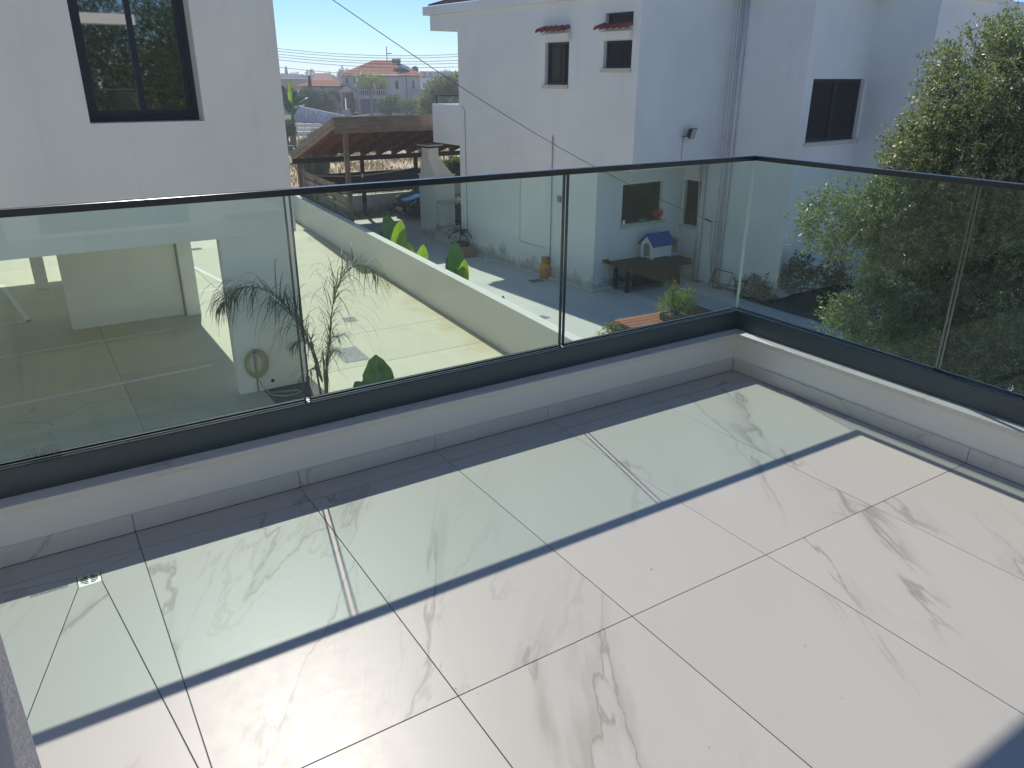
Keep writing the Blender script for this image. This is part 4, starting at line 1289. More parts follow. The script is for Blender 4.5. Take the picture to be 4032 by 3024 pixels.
# ------------------------------------------------------------------ carport, fences, car
M_wgrey = mat_wood('weathered grey board', (.31, .24, .18), (.19, .14, .10), axis='x', rough=.85, grain=.7)
M_wgreyy = mat_wood('weathered grey rake board', (.35, .28, .21), (.22, .17, .125), axis='y', rough=.85, grain=.7)
M_wpost = mat_wood('weathered post', (.27, .20, .14), (.17, .125, .09), axis='z', rough=.85)
M_wred = mat_wood('brown stained rafter', (.19, .075, .042), (.12, .048, .03), axis='y', rough=.8)
M_wblack = mat_wood('dark stained timber', (.035, .028, .026), (.022, .018, .017), axis='x', rough=.8)
M_wslat = mat_wood('faded fence slat', (.33, .26, .19), (.21, .165, .125), axis='y', rough=.85)
cpt = thing('carport', 'weathered timber carport with sloping roof beside the house', 'carport', (6.4, 22.2, G))
YN, YFR = 22.15, 28.05
def rz(y, z0=.30): return z0 + (y-YN)*(-1.50/5.9)        # roof line falling away
for za, zb2, yo in ((.315, .335, -.05), (.135, .312, -.03), (.02, .128, -.015), (-.15, .016, .0)):
    MB().box(6.08, 13.5, YN+yo-.02, YN+yo+.02, za, zb2).build('fascia_board', M_wgrey, cpt, bevel=.004)
def rake(dx, z0, h, w):
    a = P3(6.06+dx, YN-.03, rz(YN, z0)); b = P3(6.06+dx+.0667*(YFR-YN)+.02, YFR+.05, rz(YFR+.05, z0))
    MB().bar(a, b, w, h).build('rake_board', M_wgreyy, cpt, bevel=.004)
rake(0, .235, .19, .04); rake(.035, .075, .11, .05)
deck = MB(); k = .0667*(YFR-YN)
deck.hexa([(6.10, YN+.03, rz(YN, .205)), (13.5, YN+.03, rz(YN, .205)), (13.5+k, YFR, rz(YFR, .205)), (6.10+k, YFR, rz(YFR, .205)),
           (6.10, YN+.03, rz(YN, .245)), (13.5, YN+.03, rz(YN, .245)), (13.5+k, YFR, rz(YFR, .245)), (6.10+k, YFR, rz(YFR, .245))])
deck.build('roof_deck', M_wred, cpt)
for i in range(11):
    x = 6.22+i*.655
    MB().bar((x, YN+.03, rz(YN+.03, .114)), (x+k, YFR-.02, rz(YFR-.02, .114)), .07, .18).build('rafter', M_wred, cpt)
MB().box(6.38, 13.8, 27.62, 27.74, -1.56, -1.387).build('beam', M_wblack, cpt, bevel=.005)
MB().box(6.38, 13.5, YN+.03, YN+.12, -.14, .02).build('beam', M_wgrey, cpt)
MB().box(6.37, 6.51, 22.19, 22.33, G, -.142).build('post', M_wpost, cpt, bevel=.008)
for x in (6.60, 9.10, 11.40, 13.6):
    MB().box(x-.065, x+.065, 27.62, 27.74, G, -1.562).build('post', M_wblack if x > 7 else M_wpost, cpt, bevel=.006)
MB().box(9.0, 9.1, 27.60, 27.618, -2.2, -2.06).build('junction_box', M_dogw, cpt)

for za in (.118, .008):
    MB().box(6.07, 13.5, YN-.062, YN-.036 if za > .1 else YN-.04, za, za+.018).build('trim_lip', M_wgreyy, cpt)

# slatted side fence
sf = thing('slatted_fence', 'weathered horizontal slat fence behind the boundary wall', 'fence', (6.5, 25, G))
def fxy(y): return bwx(y)+.40
yp = [22.42, 23.87, 26.05, 28.10]
for y in yp[1:]:
    MB().box(fxy(y)-.045, fxy(y)+.045, y-.045, y+.045, G, -1.80).build('post', M_wpost, sf, bevel=.004)
for i in range(3):
    y0, y1 = yp[i]+.05, yp[i+1]-.05
    for j in range(13):
        z = G+.10+j*.138
        off = .025 if j % 2 else -.025
        mb = MB(); mb.hexa([(fxy(y0)+off-.01, y0, z), (fxy(y0)+off+.01, y0, z), (fxy(y1)+off+.01, y1, z), (fxy(y1)+off-.01, y1, z),
                            (fxy(y0)+off-.022, y0, z+.13), (fxy(y0)+off-.002, y0, z+.13), (fxy(y1)+off-.002, y1, z+.13), (fxy(y1)+off-.022, y1, z+.13)])
        mb.build('slat', M_wslat, sf)
# low wall and dark screen behind the carport
solo('low_wall', MB().box(6.95, 16, 28.22, 28.42, G, -2.975), M_bbq, 'low white wall behind the parked car', 'wall', bevel=.01)
ds = thing('dark_screen', 'dark board screen fence behind the carport', 'fence', (10, 28.3, -2.97))
for j in range(6):
    MB().box(6.95, 15.5, 28.30, 28.325, -2.90+j*.139, -2.90+j*.139+.136).build('board', M_wblack, ds)
for x in (7.0, 9.3, 11.55, 13.8):
    MB().box(x-.04, x+.04, 28.24, 28.298, -2.972, -2.03).build('post', M_wblack, ds)
hpts = [(6.95, 28.18, -2.05), (7.6, 28.17, -2.12), (8.6, 28.16, -2.19), (9.3, 28.16, -2.20), (10.2, 28.16, -2.15), (11.0, 28.16, -2.08), (11.5, 28.17, -2.03)]
solo('draped_hose', MB().tube(hpts, .016, 6), pmat('faded hose', (.30, .29, .27), rough=.6), 'pale hose sagging along the dark screen', 'hose', smooth=True)

# parked car, nose towards the boundary wall
car = thing('parked_car', 'dark car parked under the carport behind the barbecue', 'car', (10.05, 26.45, G))
M_car = pmat('black car paint', (.014, .018, .02), (.018, .022, .025), rough=.22, scale=2, coat=1.0)
M_carg = pmat('car glass', (.01, .015, .018), rough=.03, scale=1, spec=1.0)
st_ = [(0.0, .60, .42, .66, .60), (.06, .74, .30, .74, .66), (.35, .83, .24, .82, .72), (.85, .86, .24, .93, .78), (1.22, .87, .24, 1.00, .82), (1.62, .87, .24, 1.26, .72), (2.02, .87, .24, 1.44, .64), (2.7, .87, .24, 1.47, .64), (3.4, .87, .26, 1.40, .62), (3.85, .84, .30, 1.12, .66), (4.08, .76, .42, .80, .66)]
rows = []
for x, w_, zlo_, zt_, wt_ in st_:
    sh = min(zt_-.04, .88)
    half = [(w_*.94, zlo_), (w_, zlo_+.12), (w_, (zlo_+sh)/2+.06), (w_*.985, sh), (wt_*1.02, zt_-.035), (wt_*.72, zt_), (wt_*.3, zt_+.015)]
    ring = [(x, -a, b) for a, b in half] + [(x, a, b) for a, b in half[::-1]]
    rows.append(ring)
mb = MB().grid(rows)
n = len(rows[0])
mb.f.append(tuple(range(n-1, -1, -1))); mb.f.append(tuple((len(rows)-1)*n+i for i in range(n)))
bo = mb.build('body', M_car, car, local=True, smooth=True)
sd = bo.modifiers.new('round', 'SUBSURF'); sd.levels = 2; sd.render_levels = 2
MB().quad((1.25, -.74, 1.035), (1.25, .74, 1.035), (1.98, .60, 1.462), (1.98, -.60, 1.462)).build('windscreen', M_carg, car, local=True, solid=.012)
for s in (-1, 1):
    MB().quad((1.5, s*.885, .90), (3.5, s*.885, .90), (3.3, s*.70, 1.36), (2.1, s*.70, 1.38)).build('side_window', M_carg, car, local=True, solid=.02)
    mb = MB().quad((.015, s*.45, .60), (.10, s*.78, .62), (.36, s*.80, .78), (.10, s*.46, .74)); mb.build('headlight', pmat('headlight lens', (.5, .52, .52), rough=.08, spec=.8), car, local=True, solid=.03)
    for x in (.75, 3.3):
        wl = MB(); ring = []
        prof = [(.20, .10), (.31, .10), (.325, .06), (.325, -.06), (.31, -.10), (.20, -.10)]
        b0 = len(wl.v)
        for r, yy in prof:
            for j in range(20):
                t_ = 2*math.pi*j/20
                wl.v.append((x+r*math.cos(t_), s*.80+yy, .325+r*math.sin(t_)))
        for i in range(6):
            for j in range(20):
                j2 = (j+1) % 20
                wl.f.append((b0+i*20+j, b0+i*20+j2, b0+((i+1) % 6)*20+j2, b0+((i+1) % 6)*20+j))
        wo_ = wl.build('wheel', M_black, car, local=True, smooth=True)
        rm = MB(); rm.v = [(x+.2*math.cos(2*math.pi*j/20), s*.80+s*.07, .325+.2*math.sin(2*math.pi*j/20)) for j in range(20)]; rm.f = [tuple(range(20))]
        rm.build('rim', M_grate, wo_, local=True)
    MB().box(1.28, 1.42, s*.90-.08, s*.90+.08, .98, 1.08).build('mirror', M_car, car, local=True, bevel=.03)
MB().box(-.035, -.022, -.26, .26, .32, .43).build('number_plate', pmat('white plate', (.75, .75, .70), rough=.4), car, local=True)
for j in range(6):
    MB().box(-.039, -.036, -.21+j*.07, -.17+j*.07, .345, .405).build('plate_character', M_black, car, local=True)
MB().box(-.02, .06, -.55, .55, .46, .57).build('grille', M_black, car, local=True, bevel=.01)
# ------------------------------------------------------------------ near plants
M_bark = pmat('olive bark', (.13, .105, .08), (.07, .058, .045), rough=.95, scale=8, bmp=.8, bscale=22, bdist=.02)
M_olive = mat_leaf('olive leaves', (.23, .27, .105), (.09, .135, .05), under=(.32, .35, .24), rough=.28, trans=.4, spec=.65)
ol = thing('olive_tree', 'big silvery olive tree standing beyond the glass railing', 'tree', (9.3, 4.55, G))
lob = [((8.55, 4.40, 1.45), (.62, .66, .72)), ((8.95, 3.95, 1.25), (.75, .7, .75)), ((9.0, 4.7, 1.0), (.7, .7, .7)),
       ((8.45, 4.75, .45), (.55, .60, .55)), ((8.9, 4.2, .2), (.9, .9, .8)),
       ((8.1, 5.15, -.35), (.55, .55, .42)), ((7.75, 5.72, -.52), (.42, .42, .34)), ((8.5, 4.75, -.45), (.75, .75, .6)), ((9.15, 3.85, -.6), (.95, .95, .85)),
       ((8.05, 5.3, -.95), (.45, .5, .34)), ((8.9, 4.7, -1.2), (.8, .9, .6)), ((9.4, 3.5, -1.6), (1.0, 1.0, .9)),
       ((8.22, 5.1, -2.1), (.58, .64, .58)), ((8.45, 4.80, -2.7), (.55, .6, .55)), ((8.9, 4.3, -2.2), (.75, .75, .65)), ((9.45, 3.45, -2.7), (1.0, 1.0, .8)), ((9.7, 4.6, -.3), (1.1, 1.1, 1.2)), ((9.9, 3.4, .6), (1.0, 1.0, 1.1)), ((9.5, 2.7, -2.0), (.8, .8, .8)), ((9.8, 2.4, -.9), (.9, .9, .9)), ((9.1, 3.3, -3.0), (.8, .8, .6)), ((9.4, 3.0, .3), (.8, .8, .9))]
leafy('crown', M_olive, ol, [(np.array(a), np.array(b)) for a, b in lob], 29000, 14, .20, .060, .0205, shell=.62, upb=.35, spread=.75, clump=2000, cs=.12)
mb = MB()
mb.tube([(9.3, 4.55, G-.05), (9.22, 4.5, G+.6), (9.3, 4.42, G+1.3), (9.2, 4.45, G+2.1)], [.24, .17, .15, .12], 12)
limbs(mb, (9.2, 4.45, G+2.0), [l[0] for l in lob if l[0][2] > -1.0], .075, .012, .22)
limbs(mb, (9.28, 4.45, G+1.0), [l[0] for l in lob if l[0][2] <= -1.0], .05, .010, .18)
mb.build('trunk', M_bark, ol, smooth=True)
# fine twigs
P, O = lobe_points([(np.array(a), np.array(b)) for a, b in lob], 900, .5)
mb = MB()
for p, o in zip(P, O):
    d = Vector(o)*.6+Vector(rng.normal(size=3))*.4+Vector((0, 0, .3)); d.normalize()
    a = Vector(p)-d*.22
    mb.bar(a, Vector(p)+d*.22, .005, .005)
mb.build('twigs', M_bark, ol)

# palm in the planting bed: fine drooping leaflets
M_palm = mat_leaf('palm leaflets', (.14, .165, .10), (.09, .11, .065), trans=.25, rough=.5)
M_pstem = pmat('palm stem', (.14, .16, .09), (.10, .12, .07), rough=.7, scale=12)
pa = thing('slender_palm', 'slender palm with thin drooping fronds in front of the pillar', 'palm', (1.36, 10.80, G))
def frond(ctrl, n, ll, droop, mat, parent, name='frond', rad=.012, wl=.0105, both=True, seed=0):
    """curved rachis with hanging leaflets in one mesh"""
    ctrl = np.array(ctrl, float)
    t = np.linspace(0, 1, 40)
    seg = np.linspace(0, 1, len(ctrl))
    # smooth the control polygon
    C_ = np.stack([np.interp(t, seg, ctrl[:, i]) for i in range(3)], 1)
    for _ in range(8):
        C_[1:-1] = (C_[:-2]+2*C_[1:-1]+C_[2:])/4
    mb = MB().tube([tuple(p) for p in C_], rad, 6, rad*.25)
    for k in range(n):
        q = .12+.86*k/n
        i = min(int(q*39), 38)
        p = C_[i]+(C_[i+1]-C_[i])*(q*39-i); d = unit(C_[i+1]-C_[i])
        side = np.cross(d, [0, 0, 1.]); side = unit(side+rng.normal(size=3)*.25)
        for s in ((-1, 1) if both else (1,)):
            L = ll*(.55+.6*math.sin(math.pi*min(q+.12, 1)))*rng.uniform(.75, 1.2)
            dd = unit(side*s*.8+d*.6+np.array([0, 0, .05])+rng.normal(size=3)*.2)
            rows = []
            pp_ = p.copy()
            for j in range(6):
                w = wl*(1-j/5.6)*(1 if j else .5)
                cr = unit(np.cross(dd, [0.2, .3, 1]))
                rows.append([tuple(pp_-cr*w), tuple(pp_+cr*w)])
                pp_ = pp_+dd*L/5
                dd = unit(dd+np.array([0, 0, -droop*(.35+.2*j)]))
            mb.grid(rows)
    return mb.build(name, mat, parent)
b0 = (1.36, 10.80, G)
frond([(1.30, 10.82, -3.3), (1.18, 10.82, -2.65), (.98, 10.8, -2.15), (.62, 10.78, -1.70), (.25, 10.75, -1.56), (-.02, 10.74, -1.66), (-.17, 10.74, -1.86)], 88, .85, .75, M_palm, pa)
frond([(1.42, 10.80, -3.3), (1.56, 10.80, -2.7), (1.62, 10.8, -2.2), (1.80, 10.8, -1.68), (2.08, 10.82, -1.47), (2.35, 10.85, -1.52), (2.56, 10.86, -1.75)], 90, .85, .75, M_palm, pa)
frond([(1.34, 10.84, -3.4), (1.28, 10.9, -2.9), (1.1, 11.0, -2.4), (.85, 11.1, -2.05), (.66, 11.1, -1.95)], 34, .45, .5, M_palm, pa)
frond([(1.40, 10.76, -3.4), (1.46, 10.7, -2.9), (1.52, 10.6, -2.6), (1.70, 10.45, -2.55)], 34, .45, .5, M_palm, pa)
frond([(1.36, 10.84, -3.45), (1.30, 10.85, -3.0), (1.22, 10.83, -2.7), (1.0, 10.8, -2.62), (.85, 10.8, -2.75)], 34, .45, .5, M_palm, pa)
frond([(1.40, 10.8, -3.45), (1.5, 10.85, -3.1), (1.65, 10.9, -2.95), (1.8, 10.95, -3.05)], 30, .42, .5, M_palm, pa)
frond([(1.34, 10.78, -3.45), (1.22, 10.7, -3.15), (1.08, 10.6, -3.1), (.95, 10.5, -3.25)], 28, .4, .5, M_palm, pa)
for x, y in ((1.30, 10.80), (1.38, 10.78), (1.42, 10.82)):
    MB().tube([(x, y, G-.02), (x+(x-1.36)*.5, y, G+.35), (x+(x-1.36)*.9, y, G+.8)], .022, 7, .014).build('stem', M_pstem, pa, smooth=True)

# broad leaves of bird-of-paradise plants
M_stre = mat_leaf('broad green leaf', (.24, .33, .03), (.20, .29, .03), trans=.65, rough=.35)
M_strd = mat_leaf('broad dark leaf', (.045, .125, .035), (.04, .10, .03), trans=.35, rough=.35)
M_rib = pmat('pale leaf rib', (.22, .30, .10), (.17, .25, .08), rough=.5, scale=20)
def blade(base, tip, width, face, mat, parent, curl=.15, fold=.22, name='leaf', pet=.25):
    """one broad leaf: petiole, folded blade with a midrib; face is the side it shows"""
    base = Vector(base); tip = Vector(tip); ax = (tip-base); L = ax.length; ax.normalize()
    s = ax.cross(Vector(face)).normalized(); nrm = s.cross(ax)
    mb = MB(); rows = []
    for i in range(13):
        q = i/12
        w = width/2*(math.sin(math.pi*(.06+.94*q))**.55)*(1 if q < .97 else .55) if 0 < i < 12 else .012
        c = base+ax*(L*(pet+(1-pet)*q))-nrm*(curl*L*(q**2)*.35)
        wl_, wr_ = w*rnd.uniform(.86, 1.04), w*rnd.uniform(.86, 1.04)
        row = []
        for j in range(-4, 5):
            f = j/4
            row.append(tuple(c+s*((wl_ if f < 0 else wr_)*f)+nrm*(abs(f)*w*fold*2-.0*f)+nrm*(.012*math.sin(i*1.3+j))))
        rows.append(row)
    mb.grid(rows)
    o = mb.build(name, mat, parent, smooth=True)
    MB().tube([base-ax*.0, base+ax*(L*pet), base+ax*(L*.55)-nrm*(curl*L*.09-.006), base+ax*(L*.95)-nrm*(curl*L*.28-.006)], .012, 6, .003).build('midrib', M_rib, o)
    return o
VIEW = (-.37, -.83, .3)
def strel(label, base, tips, name='broadleaf_plant'):
    t = thing(name, label, 'plant', (base[0], base[1], G), 0, 'broad leaf plants along the wall')
    for tp, w, mt, pet, face in tips:
        blade((base[0], base[1], max(G+.05, tp[2]-1.25)) if tp[2] > G+1.3 else (base[0], base[1], G+.03), tp, w, face, mt, t, pet=pet)
    return t
strel('brightest yellow green broad leaves at the far part of the long wall', (6.33, 18.75), [((6.32, 19.15, -2.16), .46, M_strd, .24, VIEW), ((6.24, 17.98, -2.20), .40, M_stre, .26, VIEW), ((6.30, 17.98, -2.45), .28, M_stre, .35, VIEW), ((6.36, 19.75, -2.72), .2, M_strd, .4, VIEW)])
strel('low pair of green leaf tips above the long wall', (6.20, 16.95), [((6.19, 17.62, -2.66), .30, M_stre, .3, VIEW), ((6.12, 16.40, -2.58), .36, M_stre, .3, VIEW), ((6.2, 17.0, -2.95), .22, M_strd, .3, VIEW)])
strel('tall dark green broad leaves in front of the carton', (6.02, 14.42), [((6.0, 14.45, -2.12), .44, M_strd, .25, VIEW), ((6.02, 14.88, -2.55), .26, M_strd, .3, VIEW), ((5.98, 13.95, -2.48), .32, M_stre, .35, VIEW), ((6.0, 14.1, -2.75), .18, M_stre, .35, VIEW)])
strel('single small leaf tip peeping over the near part of the long wall', (5.86, 12.05), [((5.84, 12.04, -2.86), .16, M_strd, .3, VIEW), ((5.9, 12.3, -3.0), .16, M_strd, .3, VIEW)])
strel('large dark broad leaf rising in front of the base channel', (1.86, 9.50), [((1.84, 9.48, -2.66), .56, M_strd, .16, (-.35, -.9, .2)), ((1.6, 9.9, -3.2), .3, M_strd, .3, VIEW), ((2.2, 9.2, -3.3), .3, M_strd, .3, VIEW)])

# garden hose on the pillar
M_hose = pmat('yellow garden hose', (.46, .43, .22), (.40, .37, .19), rough=.5, scale=8)
ho = thing('garden_hose', 'coiled yellow garden hose hanging on the pillar tap', 'hose', (.43, 11.5, -3.3))
def ell(cx, cz, rx, rz_, y, a0, a1, n=26): return [(cx+rx*math.cos(a), y, cz+rz_*math.sin(a)) for a in np.linspace(a0, a1, n)]
pts = []
for k, (rx, rz_, cx) in enumerate(((.19, .24, .43), (.16, .21, .42), (.20, .26, .44), (.12, .18, .42))):
    pts += ell(cx, -3.16, rx, rz_, 11.53-.015*k, math.pi/2, math.pi/2+2*math.pi*.97)
pts += [(.42, 11.46, -3.42), (.47, 11.42, -3.58), (.56, 11.35, G+.02), (.80, 11.28, G+.02), (1.0, 11.22, G+.02), (1.04, 11.12, G+.02), (.95, 11.04, G+.02), (.75, 11.05, G+.02), (.60, 11.18, G+.02), (.52, 11.32, G+.02)]
MB().tube(pts, .0115, 7).build('coil', M_hose, ho, smooth=True)
tp = thing('wall_tap', 'small tap with red handle holding the coiled hose', 'tap', (.42, 11.52, -2.95))
MB().tube([(.42, 11.56, -2.96), (.42, 11.46, -2.96), (.42, 11.45, -3.02)], .012, 8).build('spout', M_steel, tp, smooth=True)
MB().box(.405, .435, 11.44, 11.47, -2.955, -2.90).build('handle', pmat('red handle', (.5, .06, .03), rough=.4), tp, bevel=.004)
MB().tube([(.42, 11.55, -2.95), (.42, 11.55, G)], .012, 8).build('riser_pipe', M_grate, tp, smooth=True)
mb = MB(); mb.v = [(.69+.035*math.cos(2*math.pi*j/14), 11.557, -3.55+.035*math.sin(2*math.pi*j/14)) for j in range(14)]; mb.f = [tuple(range(14))]
mb.build('pipe_hole', M_dark, ab)
# ------------------------------------------------------------------ far side of the field, seen between the buildings
BX, BY = 0.397, 0.918           # bearing of the gap between the houses
_l = math.hypot(BX, BY); BX /= _l; BY /= _l
def FP(r, s, z): return Vector((-2.5216+BX*r+BY*s, -1.383+BY*r-BX*s, z))
FA = -math.atan2(BX, BY)        # turn about z that lines +y up with the bearing
M_fwall = mat_plaster('pale villa wall', (.74, .68, .57), bs=20, bstr=.1, dirt=.08)
M_fstone = pmat('stone clad wall', (.52, .47, .39), (.40, .36, .30), rough=.9, scale=5)
M_froof = pmat('villa roof tile', (.42, .15, .07), (.31, .11, .055), rough=.85, scale=2.5, fine=.2)
M_fwin = pmat('villa window', (.03, .04, .05), rough=.12, scale=1)
M_hedge = mat_leaf('far green leaves', (.13, .20, .05), (.07, .12, .035), trans=.4, rough=.55)
M_hedged = mat_leaf('far dark leaves', (.07, .13, .05), (.045, .09, .038), trans=.35, rough=.6)
M_hedgey = mat_leaf('far olive leaves', (.24, .26, .08), (.15, .19, .06), trans=.45, rough=.6)
M_bark2 = pmat('far bark', (.16, .13, .10), (.11, .09, .07), rough=.95, scale=4)

struct('road', MB().quad(FP(76, -40, G-.022), FP(76, 30, G-.022), FP(100, 30, G-.022), FP(100, -40, G-.022)), M_asph)
rd = bpy.data.objects['road']
for r, s0, s1 in ((95, -10.6, -6.8), (87.5, -9.6, -6.6), (82, -9.2, -6.2)):
    nseg = 4
    for i in range(nseg):
        a = s0+(s1-s0)*i/nseg; b = a+(s1-s0)/nseg*.82
        o = MB().quad(FP(r-.28, a, G-.017), FP(r-.28, b, G-.017), FP(r+.28, b, G-.017), FP(r+.28, a, G-.017)).build('road_marking', M_paint); o.parent = rd
struct('verge_lawn', MB().quad(FP(100, -40, G-.02), FP(100, -10.2, G-.02), FP(122, -10.2, G-.02), FP(122, -40, G-.02)), M_lawn)

def fthing(name, label, cat, r, s, z=G, group=None):
    return thing(name, label, cat, tuple(FP(r, s, z)), FA, group)
# villa -----------------------------------------------------------------------
R0 = 115
vl = fthing('villa', 'cream two storey villa with hipped red tiled roof across the field', 'house', R0, 0)
def vb(s0, s1, t0, t1, z0, z1, name, mat, parent=vl, **kw): return MB().box(s0, s1, t0, t1, z0-G, z1-G).build(name, mat, parent, local=True, **kw)
mb = MB()
wall_holes(mb, (1.2, 0, 0), (1, 0, 0), (0, 1, 0), 4.4, 0, 1.5-G, [(.9, 1.30, -.27-G, .80-G), (3.25, 3.50, -1.0-G, .80-G)], .25)
wall_holes(mb, (-5.2, 0, 0), (1, 0, 0), (0, 1, 0), 2.0, -1.5-G, 1.5-G, [(.55, .85, .40-G, 1.15-G), (1.62, 1.92, .45-G, 1.15-G)], .2)
mb.quad((-3.2, 1.6, -1.5-G), (1.2, 1.6, -1.5-G), (1.2, 1.6, 1.5-G), (-3.2, 1.6, 1.5-G))
mb.quad((1.2, 0, 0), (1.2, 1.6, 0), (1.2, 1.6, 1.5-G), (1.2, 0, 1.5-G)); mb.quad((-3.2, 0, -1.5-G), (-3.2, 0, 1.5-G), (-3.2, 1.6, 1.5-G), (-3.2, 1.6, -1.5-G))
mb.quad((5.6, 0, 0), (5.6, 9, 0), (5.6, 9, 1.5-G), (5.6, 0, 1.5-G)); mb.quad((-5.2, 0, -1.5-G), (-5.2, 9, -1.5-G), (-5.2, 9, 1.5-G), (-5.2, 0, 1.5-G))
mb.quad((-5.2, 9, 0), (5.6, 9, 0), (5.6, 9, 1.5-G), (-5.2, 9, 1.5-G))
mb.build('wall', M_fwall, vl, local=True)
for a, b, c, d in ((2.10, 2.50, -.27, .80), (4.45, 4.70, -1.0, .80), (-4.65, -4.35, .40, 1.15), (-3.58, -3.28, .45, 1.15)):
    vb(a-.03, b+.03, .16, .19, c-.03, d+.03, 'window', M_fwin)
vb(-2.6, -1.0, 1.5, 1.58, -1.05, .9, 'balcony_door', M_fwin); vb(-.6, .6, 1.5, 1.58, -1.05, .9, 'balcony_door', M_fwin)
vb(-3.2, 1.2, -.15, 1.6, -1.55, -1.15, 'balcony_slab', M_fwall)
vb(-3.2, 1.2, -.13, -.05, -.42, -.33, 'balcony_rail', M_fwall)
for i in range(16): vb(-3.12+i*.28, -3.02+i*.28, -.12, -.06, -1.15, -.42, 'baluster', M_fwall)
vb(-3.15, -2.95, -.1, .1, G, 1.5, 'column', M_fwall); vb(.95, 1.15, -.1, .1, -1.15, 1.5, 'column', M_fwall)
vb(-2.75, -.4, 1.2, 1.3, G, -1.72, 'garage_door', pmat('blue grey garage door', (.20, .23, .28), rough=.6)); vb(-3.2, 1.2, 1.3, 1.6, G, -1.55, 'garage_wall', M_fwall)
vb(4.35, 5.9, -.7, 0, -1.05, -.28, 'side_balcony', pmat('pinkish villa wall', (.58, .46, .42), rough=.85)); vb(4.35, 5.75, -.68, 0, -1.8, -1.06, 'side_balcony_base', M_fwall)
vb(1.95, 2.38, -.3, -.02, -1.37, -.96, 'air_conditioner', M_grate)
mb = MB(); mb.tube([(3.62, -.06, 0), (3.62, -.06, 1.45-G)], .05, 6); mb.build('downpipe', M_bark2, vl, local=True)
# hipped roof, built of tile courses
def hip(pts_eave, ridge, z0, z1, name, mat, parent, courses=10):
    """eave rectangle (s0,s1,t0,t1), ridge (sa, sb, t) -> stepped courses"""
    s0, s1, t0, t1 = pts_eave; sa, sb, tr = ridge
    mb = MB()
    for k in range(courses):
        q0 = k/courses; q1 = (k+1)/courses
        def ring(q, dz=0): return [(s0+(sa-s0)*q, t0+(tr-t0)*q, z0+(z1-z0)*q-G+dz), (s1+(sb-s1)*q, t0+(tr-t0)*q, z0+(z1-z0)*q-G+dz), (s1+(sb-s1)*q, t1+(tr-t1)*q, z0+(z1-z0)*q-G+dz), (s0+(sa-s0)*q, t1+(tr-t1)*q, z0+(z1-z0)*q-G+dz)]
        a = ring(q0, .05); b = ring(q1, 0)
        for i in range(4):
            j = (i+1) % 4
            mb.quad(a[i], a[j], b[j], b[i])
            if k: 
                lo = ring(q0, 0); mb.quad(lo[i], lo[j], a[j], a[i])
    lo = ring_ = [(s0, t0, z0-G), (s1, t0, z0-G), (s1, t1, z0-G), (s0, t1, z0-G)]
    mb.quad(*lo[::-1])
    return mb.build(name, mat, parent, local=True)
hip((-5.6, 6.15, -.6, 9.4), (-.7, 2.0, 4.4), 1.5, 3.47, 'roof', M_froof, vl)
# low wing with arches
mb = MB(); zz = -G
pts_ = [(-10.66, -.03), (-5.2, -.03)]
arch_ = [(-7.78, -2.9), (-7.75, -1.7)]+[(-6.6-1.15*math.cos(a), -1.55+1.05*math.sin(a)) for a in np.linspace(.1, math.pi-.1, 10)]+[(-5.45, -1.7), (-5.42, -2.9)]
out_ = [(-7.95, -2.9), (-8.0, -1.7), (-8.0, -1.2), (-8.0, -.8), (-8.0, -.4), (-7.5, -.04), (-6.9, -.04), (-6.3, -.04), (-5.9, -.04), (-5.25, -.04), (-5.21, -.5), (-5.21, -1.0), (-5.21, -1.7), (-5.21, -2.9)]
mb.grid([[(a, -.5, b+zz) for a, b in out_], [(a, -.5, b+zz) for a, b in arch_]]); mb.grid([[(a, -.5, b+zz) for a, b in arch_], [(a, .1, b+zz) for a, b in arch_]])
mb.box(-10.66, -8.0, -.5, 6, 0, -.04+zz); mb.box(-8.0, -5.2, 1.4, 6, 0, -.04+zz); mb.box(-8.0, -5.2, -.5, 1.4, 0, .8)
mb.build('stone_wing', M_fstone, vl, local=True)
vb(-6.2, -5.5, 1.36, 1.42, -2.6, -.72, 'arch_door', pmat('blue villa door', (.05, .075, .13), rough=.5))
for i in range(5): vb(-6.1+i*.13, -6.03+i*.13, -.5, -.4, -2.66, -1.95, 'baluster', M_fwall)
hip((-11.25, -5.0, -.95, 6.4), (-9.3, -6.2, 2.7), .05, .85, 'wing_roof', M_froof, vl, 6)
mb = MB(); mb.extrude([(-5.75, -2.2, -.62-G), (-3.5, -2.2, -.62-G), (-4.55, -2.2, .26-G)], (0, 2.19, 0)); mb.build('porch_gable', M_fwall, vl, local=True)
mb = MB(); mb.quad((-4.55, -2.3, .30-G), (-3.40, -2.3, -.62-G), (-3.40, 0, -.62-G), (-4.55, 0, .30-G)); mb.quad((-4.55, -2.3, .30-G), (-4.55, 0, .30-G), (-5.85, 0, -.62-G), (-5.85, -2.3, -.62-G)); mb.build('porch_roof', M_froof, vl, local=True, solid=.06)
for a in (-5.40, -3.86): vb(a, a+.22, -2.15, -1.93, G, -.63, 'porch_column', M_fstone)
vb(-4.75, -4.0, -.05, -.01, -2.8, -.9, 'front_door', pmat('blue front door', (.05, .075, .13), rough=.5))
for i in range(4): vb(-5.3, -4.1, -3.4+i*.3, -2.2, G+.003+i*.2, G+.2+i*.2, 'porch_step', M_fwall)
sw = fthing('solar_heater', 'solar water heater tank and panel on the villa roof', 'water heater', 117, 2.4, 2.5)
MB().lathe([(.02, -.62), (.30, -.60), (.32, -.5), (.32, .5), (.30, .60), (.02, .62)], (0, 0, 0), 16).build('tank', M_grate, sw, local=True, smooth=True)
tk = bpy.data.objects[list(sw.children)[-1].name]; tk.data.transform(Matrix.Translation(Vector((0, 0, .85))) @ Matrix.Rotation(R_(90), 4, 'Y'))
